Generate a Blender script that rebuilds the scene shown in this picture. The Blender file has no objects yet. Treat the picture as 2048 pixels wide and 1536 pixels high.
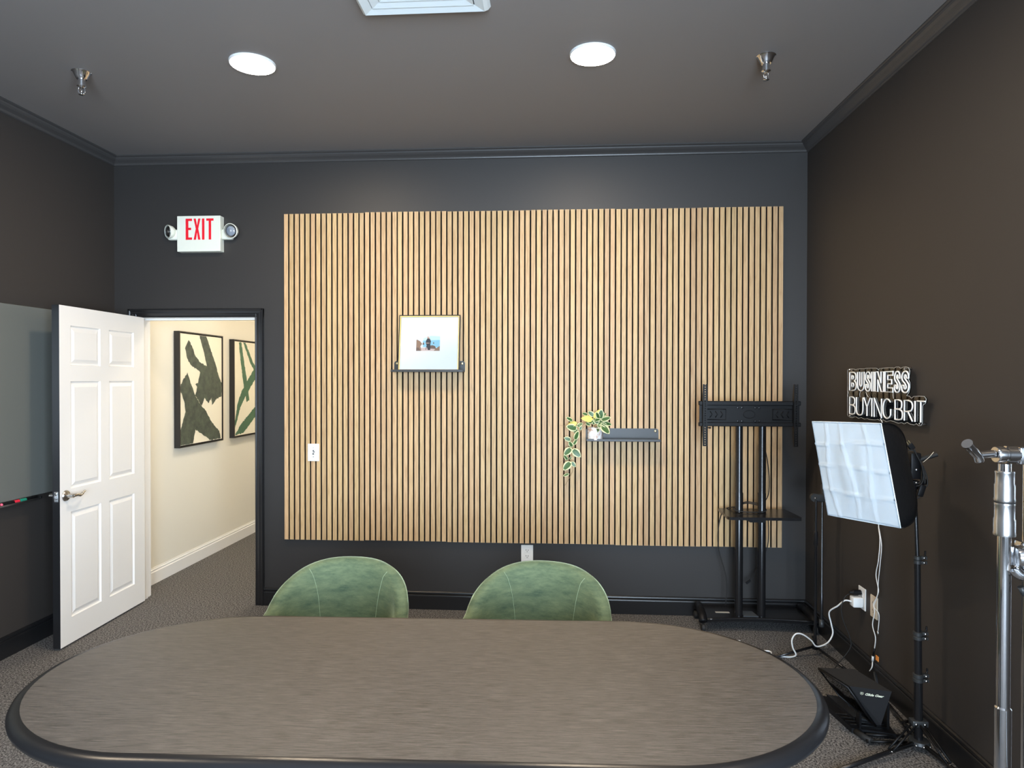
import bpy, bmesh, math, random
from mathutils import Vector, Matrix
random.seed(7)
PI = math.pi
SC = bpy.context.scene
COL = SC.collection

# ------------------------------------------------------------------ camera
FPX, YAW, PITCH, ROLL, ZC = 1331.3, 0.0649, 0.0090, 0.0013, 1.6142
D, XL, XR, H = 4.593, -3.162, 1.6845, 3.188        # back wall, left wall, right wall, ceiling
YR = -2.3                                           # rear wall, behind the camera
Fw = Vector((-math.sin(YAW)*math.cos(PITCH), math.cos(YAW)*math.cos(PITCH), -math.sin(PITCH)))
R0 = Vector((math.cos(YAW), math.sin(YAW), 0)); U0 = R0.cross(Fw)
Rt = math.cos(ROLL)*R0 + math.sin(ROLL)*U0; Up = -math.sin(ROLL)*R0 + math.cos(ROLL)*U0
cd = bpy.data.cameras.new('camera'); cam = bpy.data.objects.new('camera', cd); COL.objects.link(cam)
cd.sensor_width = 36; cd.lens = FPX/2048*36; cd.clip_start = .02; cd.clip_end = 60
M = Matrix.Identity(4)
for i in range(3):
    M[i][0] = Rt[i]; M[i][1] = Up[i]; M[i][2] = -Fw[i]
M[2][3] = ZC
cam.matrix_world = M
SC.camera = cam

def at(u, v, ax, val):
    """world point that lies on the plane axis=val along the photograph's ray (measuring aid)"""
    d = Fw + Rt*(u-1024)/FPX - Up*(v-768)/FPX
    o = Vector((0, 0, ZC)); t = (val-o[ax])/d[ax]
    return o + d*t

# ------------------------------------------------------------------ world, light, exposure
W = bpy.data.worlds.new('daylight'); SC.world = W; W.use_nodes = True
bgn = W.node_tree.nodes['Background']
bgn.inputs[0].default_value = (.66, .82, 1.0, 1); bgn.inputs[1].default_value = 45.0
SC.view_settings.view_transform = 'Standard'; SC.view_settings.look = 'None'
SC.view_settings.gamma = 1; SC.view_settings.use_curve_mapping = False
SC.view_settings.exposure = 0.0
LAMP = 262.0            # emission of the ceiling lamps' diffusers
HALL = 72.0
SC.cycles.max_bounces = 10; SC.cycles.diffuse_bounces = 5; SC.cycles.glossy_bounces = 5
SC.cycles.transparent_max_bounces = 12; SC.cycles.sample_clamp_indirect = 8
SC.cycles.caustics_reflective = False; SC.cycles.caustics_refractive = False
WINS = [(-.75, 1.15)]; WZ = (.55, 2.55)             # one window behind the camera ...
ADDED_WIN = (-1.75, -.35)                                # ... and one added in the right wall to brighten the left side
def portal(w, h, mtx):
    l = bpy.data.lights.new('window_portal', 'AREA'); l.shape = 'RECTANGLE'
    l.size = w; l.size_y = h; l.cycles.is_portal = True
    o = bpy.data.objects.new('window_portal', l); COL.objects.link(o); o.matrix_world = mtx
zm = sum(WZ)/2
for a, b in WINS: portal(b-a, WZ[1]-WZ[0], Matrix.Translation(((a+b)/2, YR-.1, zm)) @ Matrix.Rotation(PI/2, 4, 'X'))
portal(ADDED_WIN[1]-ADDED_WIN[0], WZ[1]-WZ[0], Matrix.Translation((XR+.1, sum(ADDED_WIN)/2, zm)) @ Matrix.Rotation(PI/2, 4, 'Z') @ Matrix.Rotation(PI/2, 4, 'X'))

# ------------------------------------------------------------------ materials
def mat(name, col, rough=.5, metal=0, spec=.5, **kw):
    m = bpy.data.materials.new(name); m.use_nodes = True
    p = m.node_tree.nodes['Principled BSDF']
    p.inputs['Base Color'].default_value = (*col, 1); p.inputs['Roughness'].default_value = rough
    p.inputs['Metallic'].default_value = metal; p.inputs['Specular IOR Level'].default_value = spec
    for k, v in kw.items(): p.inputs[k.replace('_', ' ')].default_value = v
    return m
def nodes(m): return m.node_tree.nodes, m.node_tree.links, m.node_tree.nodes['Principled BSDF']
def mixcol(m, fac_socket, c0, c1, target='Base Color', lo=.35, hi=.65):
    n, l, p = nodes(m)
    r = n.new('ShaderNodeValToRGB'); r.color_ramp.elements[0].position = lo; r.color_ramp.elements[1].position = hi
    r.color_ramp.elements[0].color = (*c0, 1); r.color_ramp.elements[1].color = (*c1, 1)
    l.new(fac_socket, r.inputs[0]); l.new(r.outputs[0], p.inputs[target]); return r
def noise(m, scale, detail=3, rough=.55, stretch=(1, 1, 1), coord='Object'):
    n, l, p = nodes(m)
    tc = n.new('ShaderNodeTexCoord'); mp = n.new('ShaderNodeMapping'); nz = n.new('ShaderNodeTexNoise')
    mp.inputs['Scale'].default_value = stretch
    nz.inputs['Scale'].default_value = scale; nz.inputs['Detail'].default_value = detail; nz.inputs['Roughness'].default_value = rough
    l.new(tc.outputs[coord], mp.inputs[0]); l.new(mp.outputs[0], nz.inputs['Vector'])
    return nz
def bump(m, sock, strength=.1, dist=.002):
    n, l, p = nodes(m)
    b = n.new('ShaderNodeBump'); b.inputs['Strength'].default_value = strength; b.inputs['Distance'].default_value = dist
    l.new(sock, b.inputs['Height']); l.new(b.outputs[0], p.inputs['Normal'])

def wallpaint(name, c, rough, spec=.5):
    m = mat(name, c, rough, spec=spec)
    nz = noise(m, 220, 2); bump(m, nz.outputs[0], .12, .001)
    return m
m_wall = wallpaint('charcoal_wall_paint', (.029, .0265, .025), .50, .48)
m_wall_side = wallpaint('dark_brown_wall_paint', (.042, .036, .032), .58, .32)
m_ceil = wallpaint('charcoal_ceiling_paint', (.25, .228, .216), .62, .5)
m_trim = mat('dark_semi_gloss_trim', (.012, .012, .013), .28)
m_crown = mat('charcoal_crown_paint', (.060, .056, .054), .35)
m_hall = mat('cream_wall_paint', (.82, .78, .68), .7)
nzh = noise(m_hall, 180, 2); bump(m_hall, nzh.outputs[0], .1, .001)
m_white = mat('white_semi_gloss', (.88, .86, .83), .38)
m_whiteceil = mat('hall_ceiling_white', (.8, .8, .78), .8)

m_carpet = mat('grey_loop_carpet', (.05, .05, .05), .95, spec=.1)
nz = noise(m_carpet, 115, 3, .8); mixcol(m_carpet, nz.outputs[0], (.022, .021, .022), (.36, .345, .335), lo=.40, hi=.68)
bump(m_carpet, nz.outputs[0], .9, .006)

m_oak = mat('oak_slat_veneer', (.6, .45, .3), .5)
def oak(m):
    n, l, p = nodes(m)
    tc = n.new('ShaderNodeTexCoord'); oi = n.new('ShaderNodeObjectInfo')
    add = n.new('ShaderNodeVectorMath'); add.operation = 'ADD'
    mul = n.new('ShaderNodeMath'); mul.operation = 'MULTIPLY'; mul.inputs[1].default_value = 53.0
    l.new(oi.outputs['Random'], mul.inputs[0]); l.new(tc.outputs['Object'], add.inputs[0]); l.new(mul.outputs[0], add.inputs[1])
    mp = n.new('ShaderNodeMapping'); mp.inputs['Scale'].default_value = (1, 1, .045); l.new(add.outputs[0], mp.inputs[0])
    nz = n.new('ShaderNodeTexNoise'); nz.inputs['Scale'].default_value = 150; nz.inputs['Detail'].default_value = 5; nz.inputs['Distortion'].default_value = .8
    l.new(mp.outputs[0], nz.inputs['Vector'])
    r = n.new('ShaderNodeValToRGB'); e = r.color_ramp.elements
    e[0].position = .32; e[0].color = (.44, .275, .125, 1); e[1].position = .6; e[1].color = (.61, .415, .215, 1)
    l.new(nz.outputs[0], r.inputs[0])
    hs = n.new('ShaderNodeHueSaturation'); mr = n.new('ShaderNodeMapRange')
    mr.inputs['To Min'].default_value = .90; mr.inputs['To Max'].default_value = 1.10
    l.new(oi.outputs['Random'], mr.inputs[0]); l.new(mr.outputs[0], hs.inputs['Value'])
    m2 = n.new('ShaderNodeMath'); m2.operation = 'MULTIPLY'; m2.inputs[1].default_value = 7.13
    fr = n.new('ShaderNodeMath'); fr.operation = 'FRACT'; mr2 = n.new('ShaderNodeMapRange')
    mr2.inputs['To Min'].default_value = .493; mr2.inputs['To Max'].default_value = .505
    l.new(oi.outputs['Random'], m2.inputs[0]); l.new(m2.outputs[0], fr.inputs[0]); l.new(fr.outputs[0], mr2.inputs[0]); l.new(mr2.outputs[0], hs.inputs['Hue'])
    l.new(r.outputs[0], hs.inputs['Color']); l.new(hs.outputs[0], p.inputs['Base Color'])
    bump(m, nz.outputs[0], .15, .001)
oak(m_oak)
m_felt = mat('black_acoustic_felt', (.008, .008, .008), 1, spec=.1)

m_table = mat('dark_stained_wood', (.05, .045, .04), .42, spec=.85)
nz = noise(m_table, 16, 8, .75, (1, 20, 20)); mixcol(m_table, nz.outputs[0], (.024, .021, .019), (.20, .180, .160), lo=.38, hi=.76)
nz2 = noise(m_table, 70, 4, .7, (1, 22, 22)); bump(m_table, nz2.outputs[0], .35, .001)
_n, _l, _p = nodes(m_table); rr = _n.new('ShaderNodeMapRange'); rr.inputs['To Min'].default_value = .28; rr.inputs['To Max'].default_value = .46
_l.new(nz.outputs[0], rr.inputs[0]); _l.new(rr.outputs[0], _p.inputs['Roughness'])
m_table_edge = mat('black_table_edge', (.010, .010, .011), .30)

m_velvet = mat('green_velvet', (.12, .2, .12), .75, spec=.25)
nz = noise(m_velvet, 12, 8, .74, (1, 1, 3.5)); r = mixcol(m_velvet, nz.outputs[0], (.058, .095, .058), (.185, .225, .118), lo=.30, hi=.74)
nz2 = noise(m_velvet, 60, 4, .7, (1, 1, 9)); bump(m_velvet, nz2.outputs[0], .35, .003)
_n, _l, _p = nodes(m_velvet)
_p.inputs['Sheen Weight'].default_value = 1.0; _p.inputs['Sheen Roughness'].default_value = .32; _p.inputs['Sheen Tint'].default_value = (.75, .88, .62, 1)
m_seam = mat('pale_green_seam', (.33, .42, .27), .8)

m_black = mat('black_metal', (.005, .005, .0055), .42, spec=.22)
m_blackgloss = mat('black_gloss_metal', (.010, .010, .011), .22)
m_plastic = mat('black_plastic', (.006, .006, .007), .45, spec=.22)
m_fabric = mat('black_nylon', (.007, .007, .0075), .45, spec=.4)
nz = noise(m_fabric, 14, 3); bump(m_fabric, nz.outputs[0], .3, .01)
m_rubber = mat('black_rubber', (.012, .012, .012), .7)
m_shelfm = mat('charcoal_powder_coat', (.028, .030, .031), .42)
m_chrome = mat('polished_chrome', (.82, .83, .85), .10, 1)
m_steel = mat('brushed_steel', (.66, .66, .66), .28, 1)
m_refl = mat('facetted_reflector', (.80, .83, .86), .45, .15)
m_nickel = mat('satin_nickel', (.55, .52, .48), .25, 1)
m_brass = mat('brass', (.80, .66, .36), .3, 1)
m_gold = mat('gold_frame_fillet', (.75, .55, .22), .35, .8)
m_wplastic = mat('white_plastic', (.86, .86, .84), .35)
m_ivory = mat('ivory_plastic', (.72, .63, .50), .4)
m_slot = mat('outlet_slot_black', (.02, .02, .02), .6)
m_paper = mat('white_mat_board', (.93, .93, .92), .8)
m_signbox = mat('cream_thermoplastic', (.82, .84, .74), .4)
m_red = mat('exit_red', (.85, .012, .03), .4)
m_tube = mat('white_silicone_tube', (.95, .94, .91), .35)
m_diff = mat('white_diffuser_nylon', (.83, .92, .99), .75)
nz = noise(m_diff, 60, 3); bump(m_diff, nz.outputs[0], .12, .003)
m_board = mat('grey_glass_board', (.15, .155, .14), .2, spec=.6)
m_alu = mat('aluminium', (.55, .55, .54), .35, 1)
m_orange = mat('orange_tag', (.85, .30, .06), .6)
m_redp = mat('red_cap', (.8, .03, .06), .4); m_greenp = mat('green_cap', (.02, .25, .16), .4); m_pinkp = mat('pink_cap', (.85, .12, .2), .4)
m_marble = mat('white_marble_ceramic', (.8, .8, .8), .25)
nz = noise(m_marble, 14, 5, .7); nz.inputs['Distortion'].default_value = 1.5; r = mixcol(m_marble, nz.outputs[0], (.50, .30, .20), (.82, .84, .85), lo=.36, hi=.50)
m_leaf = mat('green_leaf', (.045, .12, .03), .4); m_cream = mat('cream_leaf_margin', (.72, .72, .42), .45)
m_yleaf = mat('yellow_leaf', (.80, .72, .18), .45); m_stem = mat('brown_vine', (.28, .19, .08), .6)
m_soil = mat('soil', (.03, .02, .015), 1)
m_canvas = mat('cream_canvas', (.84, .78, .62), .8)
nz = noise(m_canvas, 300, 2); bump(m_canvas, nz.outputs[0], .15, .001)
m_strokes = mat('dark_green_paint', (.055, .075, .055), .6)
nz = noise(m_strokes, 16, 5, .7); mixcol(m_strokes, nz.outputs[0], (.035, .045, .038), (.085, .105, .075), lo=.35, hi=.65)
m_strokes2 = mat('emerald_green_paint', (.06, .14, .08), .6)
m_artframe = mat('black_float_frame', (.015, .013, .012), .4)
def emis(name, col, s):
    m = bpy.data.materials.new(name); m.use_nodes = True; n = m.node_tree.nodes; n.clear()
    e = n.new('ShaderNodeEmission'); e.inputs[0].default_value = (*col, 1); e.inputs[1].default_value = s
    o = n.new('ShaderNodeOutputMaterial'); m.node_tree.links.new(e.outputs[0], o.inputs[0]); return m
m_lamp = emis('warm_led_diffuser', (1, .82, .60), LAMP)
m_hlamp = emis('hall_led_diffuser', (1, .87, .68), HALL)
def clear(name, tint=(1, 1, 1), ior=1.45, rough=.02, boost=0.0):
    m = bpy.data.materials.new(name); m.use_nodes = True; n = m.node_tree.nodes; l = m.node_tree.links; n.clear()
    t = n.new('ShaderNodeBsdfTransparent'); t.inputs[0].default_value = (*tint, 1)
    g = n.new('ShaderNodeBsdfGlossy'); g.inputs['Roughness'].default_value = rough
    f = n.new('ShaderNodeFresnel'); f.inputs[0].default_value = ior
    a = n.new('ShaderNodeMath'); a.operation = 'ADD'; a.inputs[1].default_value = boost; a.use_clamp = True
    mx = n.new('ShaderNodeMixShader'); o = n.new('ShaderNodeOutputMaterial')
    l.new(f.outputs[0], a.inputs[0]); l.new(a.outputs[0], mx.inputs[0]); l.new(t.outputs[0], mx.inputs[1]); l.new(g.outputs[0], mx.inputs[2]); l.new(mx.outputs[0], o.inputs[0])
    return m
m_glass = clear('clear_glass', boost=0.0)
m_acrylic = clear('clear_acrylic', (.96, .97, .98), 1.5, .03, .05)
m_lens = clear('lamp_lens', (.95, .97, 1), 1.5, .05, .12)

# ------------------------------------------------------------------ mesh helpers
def box(bm, x0, x1, y0, y1, z0, z1, bev=0, seg=1, mi=0, mtx=None):
    r = bmesh.ops.create_cube(bm, size=1)
    vs = r['verts']
    for v in vs:
        v.co = Vector(((x0+x1)/2+v.co.x*(x1-x0), (y0+y1)/2+v.co.y*(y1-y0), (z0+z1)/2+v.co.z*(z1-z0)))
    fs = {f for v in vs for f in v.link_faces}
    for f in fs: f.material_index = mi
    if bev > 0:
        es = {e for v in vs for e in v.link_edges}
        r2 = bmesh.ops.bevel(bm, geom=list(es), offset=bev, segments=seg, affect='EDGES', profile=.5)
        vs = list({v for f in r2['faces'] for v in f.verts} | {v for v in vs if v.is_valid})
    if mtx is not None: bmesh.ops.transform(bm, matrix=mtx, verts=[v for v in vs if v.is_valid])
    return bm
def ring_pts(c, a, b, r, seg, ph=0):
    return [c + a*(r*math.cos(2*PI*i/seg+ph)) + b*(r*math.sin(2*PI*i/seg+ph)) for i in range(seg)]
def tube(bm, pts, r, seg=8, closed=False, mi=0):
    pts = [Vector(p) for p in pts]; n = len(pts)
    rs = r if isinstance(r, (list, tuple)) else [r]*n
    rings = []; a = None
    for i, p in enumerate(pts):
        if closed: t = (pts[(i+1) % n]-pts[i-1])
        else: t = pts[min(i+1, n-1)]-pts[max(i-1, 0)]
        if t.length < 1e-9: t = Vector((0, 0, 1))
        t.normalize()
        if a is None:
            a = t.orthogonal().normalized()
        else:
            a = (a - t*a.dot(t))
            if a.length < 1e-6: a = t.orthogonal()
            a.normalize()
        b = t.cross(a)
        rings.append([bm.verts.new(q) for q in ring_pts(p, a, b, rs[i], seg)])
    m = n if closed else n-1
    for i in range(m):
        A = rings[i]; B = rings[(i+1) % n]
        off = 0
        if closed and i == n-1:
            off = min(range(seg), key=lambda k: (B[k].co-A[0].co).length)
        for j in range(seg):
            f = bm.faces.new((A[j], A[(j+1) % seg], B[(j+1+off) % seg], B[(j+off) % seg])); f.smooth = True; f.material_index = mi
    if not closed:
        bm.faces.new(rings[0][::-1]).material_index = mi; bm.faces.new(rings[-1]).material_index = mi
    return bm
def smooth_path(pts, k=6):
    pts = [Vector(p) for p in pts]; out = []
    for i in range(len(pts)-1):
        p0 = pts[max(i-1, 0)]; p1 = pts[i]; p2 = pts[i+1]; p3 = pts[min(i+2, len(pts)-1)]
        for j in range(k):
            t = j/k
            out.append(.5*((2*p1)+(p2-p0)*t+(2*p0-5*p1+4*p2-p3)*t*t+(3*p1-p0-3*p2+p3)*t**3))
    out.append(pts[-1]); return out
def lathe(bm, prof, seg=24, c=(0, 0, 0), axis='Z', mi=0, mtx=None, smooth=True):
    c = Vector(c)
    A = {'Z': (Vector((1, 0, 0)), Vector((0, 1, 0)), Vector((0, 0, 1))), 'Y': (Vector((0, 0, 1)), Vector((1, 0, 0)), Vector((0, 1, 0))), 'X': (Vector((0, 1, 0)), Vector((0, 0, 1)), Vector((1, 0, 0)))}
    if isinstance(axis, str): a, b, t = A[axis]
    else:
        t = Vector(axis).normalized(); a = t.orthogonal().normalized(); b = t.cross(a)
    rings = []
    for r, z in prof:
        if r < 1e-6: rings.append([bm.verts.new(c+t*z)])
        else: rings.append([bm.verts.new(q) for q in ring_pts(c+t*z, a, b, r, seg)])
    for i in range(len(rings)-1):
        P, Q = rings[i], rings[i+1]
        for j in range(seg):
            k = (j+1) % seg
            if len(P) == 1 and len(Q) == 1: continue
            if len(P) == 1: f = bm.faces.new((P[0], Q[k], Q[j]))
            elif len(Q) == 1: f = bm.faces.new((P[j], P[k], Q[0]))
            else: f = bm.faces.new((P[j], P[k], Q[k], Q[j]))
            f.smooth = smooth; f.material_index = mi
    for R_, rev in ((rings[0], True), (rings[-1], False)):
        if len(R_) > 1: bm.faces.new(R_[::-1] if rev else R_).material_index = mi
    return bm
def prism(bm, poly, fn, depth_vec, mi=0):
    """poly: 2-D points, fn maps (a,b) -> Vector; extruded by depth_vec; handles concave outlines"""
    A = [bm.verts.new(fn(*p)) for p in poly]; dv = Vector(depth_vec)
    B = [bm.verts.new(v.co+dv) for v in A]
    n = len(A); fs = []
    fs.append(bm.faces.new(A[::-1])); fs.append(bm.faces.new(B))
    for i in range(n): fs.append(bm.faces.new((A[i], A[(i+1) % n], B[(i+1) % n], B[i])))
    for f in fs: f.material_index = mi
    bm.normal_update(); bmesh.ops.triangulate(bm, faces=fs[:2], ngon_method='EAR_CLIP')
    return bm
def finish(bm): bmesh.ops.recalc_face_normals(bm, faces=bm.faces[:]); return bm
def mesh(name, bm, mats):
    finish(bm); me = bpy.data.meshes.new(name); bm.to_mesh(me); bm.free()
    for m in (mats if isinstance(mats, (list, tuple)) else [mats]): me.materials.append(m)
    return me
def obj(name, bm, mats, parent=None, world=False, smooth=None, label=None):
    """one mesh object; world=True: the vertices were given in world coordinates"""
    if world and parent is not None:
        root = parent
        while root.parent: root = root.parent
        bmesh.ops.translate(bm, verts=bm.verts[:], vec=-Vector(root.location))
    me = mesh(name, bm, mats)
    if smooth is not None:
        me.polygons.foreach_set('use_smooth', [True]*len(me.polygons))
        me.set_sharp_from_angle(angle=math.radians(smooth))
    o = bpy.data.objects.new(name, me); COL.objects.link(o)
    if parent is not None: o.parent = parent
    if label: o['label'] = label
    return o
def inst(name, me, parent, loc=(0, 0, 0), mtx=None):
    o = bpy.data.objects.new(name, me); COL.objects.link(o); o.parent = parent
    if mtx is not None: o.matrix_basis = mtx
    else: o.location = loc
    return o
def thing(name, label, cat, loc=(0, 0, 0), rotz=0, group=None):
    o = bpy.data.objects.new(name, None); COL.objects.link(o); o.empty_display_size = .1
    o.location = loc; o.rotation_euler = (0, 0, rotz); o['label'] = label; o['category'] = cat
    if group: o['group'] = group
    return o
def tag(o, label, cat, group=None):
    o['label'] = label; o['category'] = cat
    if group: o['group'] = group
    return o
def struct(name, bm, m, parent=None, label=None, smooth=None):
    o = obj(name, bm, m, parent, smooth=smooth)
    if parent is None: o['kind'] = 'structure'; o['category'] = name.split('_')[0]
    if label: o['label'] = label
    return o
def sroot(name, label, loc=(0, 0, 0), rotz=0):
    o = thing(name, label, name.split('_')[0], loc, rotz); o['kind'] = 'structure'; return o
def copy_tree(o, parent=None, **kw):
    c = o.copy(); COL.objects.link(c)
    if parent is not None: c.parent = parent
    for ch in list(o.children): copy_tree(ch, c)
    for k, v in kw.items():
        if k == 'loc': c.location = v
        elif k == 'rotz': c.rotation_euler = (0, 0, v)
        else: c[k] = v
    return c
NB = bmesh.new

# ------------------------------------------------------------------ room shell
T = .12
DX0, DX1, DZ = -2.985, -2.124, 2.04            # door opening
HX0, HX1, HY1, HZ = -3.14, -1.75, 8.6, 2.75    # hall beyond
bm = NB(); box(bm, XL-T, XR+T, YR-T, HY1, -.1, 0); struct('floor', bm, m_carpet, label='dark grey speckled carpet running on into the hall')
bm = NB(); box(bm, XL-T, XR+T, YR-T, D+T, H, H+.1); struct('ceiling', bm, m_ceil, label='charcoal painted ceiling')
bm = NB()
box(bm, XL-T, DX0-.02, D, D+T, 0, H); box(bm, DX1+.02, XR+T, D, D+T, 0, H); box(bm, DX0-.02, DX1+.02, D, D+T, DZ+.02, H)
struct('wall_back', bm, m_wall, label='charcoal wall behind the slatted oak panel')
bm = NB(); box(bm, XL-T, XL, YR-T, D, 0, H); struct('wall_left', bm, m_wall_side, label='dark wall on the left, behind the open door')
bm = NB()
box(bm, XR, XR+T, YR-T, ADDED_WIN[0], 0, H); box(bm, XR, XR+T, ADDED_WIN[1], D, 0, H)
box(bm, XR, XR+T, ADDED_WIN[0], ADDED_WIN[1], 0, WZ[0]); box(bm, XR, XR+T, ADDED_WIN[0], ADDED_WIN[1], WZ[1], H)
struct('wall_right', bm, m_wall_side, label='dark wall on the right with the white letter sign')
bm = NB(); a, b = WINS[0]
box(bm, XL-T, a, YR-T, YR, 0, H); box(bm, b, XR+T, YR-T, YR, 0, H); box(bm, a, b, YR-T, YR, 0, WZ[0]); box(bm, a, b, YR-T, YR, WZ[1], H)
struct('wall_rear', bm, m_wall_side, label='dark wall with a window facing the slatted panel')
def window(name, w_, loc, rz):
    w = sroot(name, 'unseen white framed window', loc, rz)
    bm = NB(); hw = w_/2; hh = WZ[1]-WZ[0]
    for x0, x1, z0, z1 in ((-hw, -hw+.05, 0, hh), (hw-.05, hw, 0, hh), (-hw+.05, hw-.05, 0, .05), (-hw+.05, hw-.05, hh-.05, hh), (-.02, .02, .05, hh-.05), (-hw+.05, -.02, hh/2-.02, hh/2+.02), (.02, hw-.05, hh/2-.02, hh/2+.02)):
        box(bm, x0, x1, -.08, -.03, z0, z1)
    obj('window_frame', bm, m_white, w)
window('window_1', WINS[0][1]-WINS[0][0], (sum(WINS[0])/2, YR, WZ[0]), 0)
window('window_added', ADDED_WIN[1]-ADDED_WIN[0], (XR, sum(ADDED_WIN)/2, WZ[0]), PI/2)  # added window, only there to light the left wall, door and board
# hall
bm = NB(); box(bm, HX0-T, HX0, D+T, HY1, 0, HZ); struct('wall_hall_left', bm, m_hall, label='cream hall wall seen through the doorway')
bm = NB(); box(bm, HX1, HX1+T, D+T, HY1, 0, HZ); struct('wall_hall_right', bm, m_hall)
bm = NB(); box(bm, HX0-T, HX1+T, HY1, HY1+T, -.1, HZ); struct('wall_hall_end', bm, m_hall)
bm = NB(); box(bm, HX0-T, HX1+T, D+T, HY1, HZ, HZ+.1); struct('ceiling_hall', bm, m_whiteceil)
bm = NB(); box(bm, HX0, DX0-.06, D+T, D+T+.01, 0, HZ); box(bm, DX1+.06, HX1, D+T, D+T+.01, 0, HZ); box(bm, DX0-.06, DX1+.06, D+T, D+T+.01, DZ+.06, HZ)
struct('wall_hall_near', bm, m_hall)

def sweep_profile(bm, prof, p0, p1, out, upv=(0, 0, 1), mi=0):
    """prof: (out, up) pairs; straight run p0->p1"""
    p0 = Vector(p0); p1 = Vector(p1); out = Vector(out); upv = Vector(upv)
    A = [bm.verts.new(p0+out*a+upv*b) for a, b in prof]; B = [bm.verts.new(p1+out*a+upv*b) for a, b in prof]
    n = len(A); bm.faces.new(A); bm.faces.new(B[::-1])
    for i in range(n): bm.faces.new((A[i], A[(i+1) % n], B[(i+1) % n], B[i]))
BASE = [(0, 0), (.015, 0), (.015, .092), (.013, .098), (.009, .101), (.011, .106), (.0135, .112), (.012, .119), (.006, .1245), (0, .1245)]
BASEH = [(0, 0), (.015, 0), (.015, .092), (.012, .096), (.009, .099), (.0115, .105), (.011, .112), (.006, .116), (.005, .124), (0, .125)]
CROWN = [(0, 0), (.062, 0), (.062, -.006), (.056, -.010), (.050, -.012), (.046, -.020), (.036, -.030), (.024, -.038), (.016, -.044), (.012, -.050), (.010, -.056), (.003, -.060), (0, -.060)]
for nm, p0, p1, out in (('baseboard_back', (DX1+.062, D, 0), (XR, D, 0), (0, -1, 0)), ('baseboard_left', (XL, YR, 0), (XL, D, 0), (1, 0, 0)), ('baseboard_right', (XR, YR, 0), (XR, D, 0), (-1, 0, 0)), ('baseboard_rear', (XL, YR, 0), (XR, YR, 0), (0, 1, 0))):
    bm = NB(); sweep_profile(bm, BASE, p0, p1, out); struct(nm, bm, m_trim)
bm = NB(); sweep_profile(bm, BASEH, (HX0, D+T+.01, 0), (HX0, HY1, 0), (1, 0, 0)); struct('baseboard_hall_left', bm, m_white, label='white hall baseboard')
bm = NB(); sweep_profile(bm, BASEH, (HX1, D+T+.01, 0), (HX1, HY1, 0), (-1, 0, 0)); struct('baseboard_hall_right', bm, m_white)
for nm, p0, p1, out in (('trim_1', (XL, D, H), (XR, D, H), (0, -1, 0)), ('trim_2', (XL, YR, H), (XL, D, H), (1, 0, 0)), ('trim_3', (XR, YR, H), (XR, D, H), (-1, 0, 0))):
    bm = NB(); sweep_profile(bm, CROWN, p0, p1, out); struct(nm, bm, m_crown, label='narrow charcoal crown moulding')

# door casing and jambs
cs = sroot('trim_4', 'dark moulded casing around the doorway', (DX0, D, 0))
CAS = [(0, 0), (0, .012), (.006, .016), (.012, .012), (.018, .013), (.030, .017), (.044, .018), (.050, .022), (.058, .022), (.062, .016), (.062, 0)]   # (across, out)
def casing(p0, p1, across):
    bm = NB(); sweep_profile(bm, [(a, o) for a, o in CAS], p0, p1, across, (0, -1, 0)); return bm
WD = DX1-DX0
obj('casing', casing((-.004, 0, 0), (-.004, 0, DZ+.06), (-1, 0, 0)), m_trim, cs)
obj('casing', casing((WD+.004, 0, 0), (WD+.004, 0, DZ+.06), (1, 0, 0)), m_trim, cs)
obj('casing', casing((-.066, 0, DZ+.002), (WD+.066, 0, DZ+.002), (0, 0, 1)), m_trim, cs)
for nm, b in (('jamb', (-.02, 0, .0, T+.012, 0, DZ)), ('jamb', (WD, WD+.02, .0, T+.012, 0, DZ)), ('jamb', (-.02, WD+.02, .0, T+.012, DZ, DZ+.02))):
    bm = NB(); box(bm, *b); obj(nm, bm, m_white, cs)
bm = NB(); box(bm, 0, .012, .05, .085, 0, DZ); box(bm, WD-.012, WD, .05, .085, 0, DZ); box(bm, 0, WD, .05, .085, DZ-.012, DZ); obj('door_stop', bm, m_white, cs)
bm = NB()
box(bm, -.062, -.004, T+.01, T+.026, 0, DZ+.06); box(bm, WD+.004, WD+.062, T+.01, T+.026, 0, DZ+.06); box(bm, -.062, WD+.062, T+.01, T+.026, DZ+.004, DZ+.06)
obj('hall_casing', bm, m_white, cs)

# ------------------------------------------------------------------ the open six panel door
LW, LH, LT = .855, 2.03, .044
dr = sroot('door_1', 'white six panel door swung open against the left wall', (DX0+.002, D-.006, .012), -PI/2+.034)
dr['category'] = 'door'
cols = [(.123, .397), (.482, .761)]
rows = [(1-.923, 1-.61), (1-.541, 1-.2225), (1-.175, 1-.057)]
rows = [(a*LH, b*LH) for a, b in rows]
bm = NB(); box(bm, 0, LW, .003, LT-.010, 0, LH, mi=0)
zc = [0]+[v for r_ in rows for v in r_]+[LH]
for a, b in ((0, cols[0][0]), (cols[0][1], cols[1][0]), (cols[1][1], LW)): box(bm, a, b, LT-.010, LT, 0, LH)
for i in range(0, len(zc), 2):
    for a, b in cols: box(bm, a, b, LT-.010, LT, zc[i], zc[i+1])
obj('leaf', bm, m_white, dr)
bm = NB(); box(bm, -.0005, LW+.001, 0, .003, 0, LH); box(bm, LW, LW+.0015, 0, LT-.0005, 0, LH)
obj('leaf_back', bm, m_trim, dr, label='dark painted room side and edge of the door')
pm = {}
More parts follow.
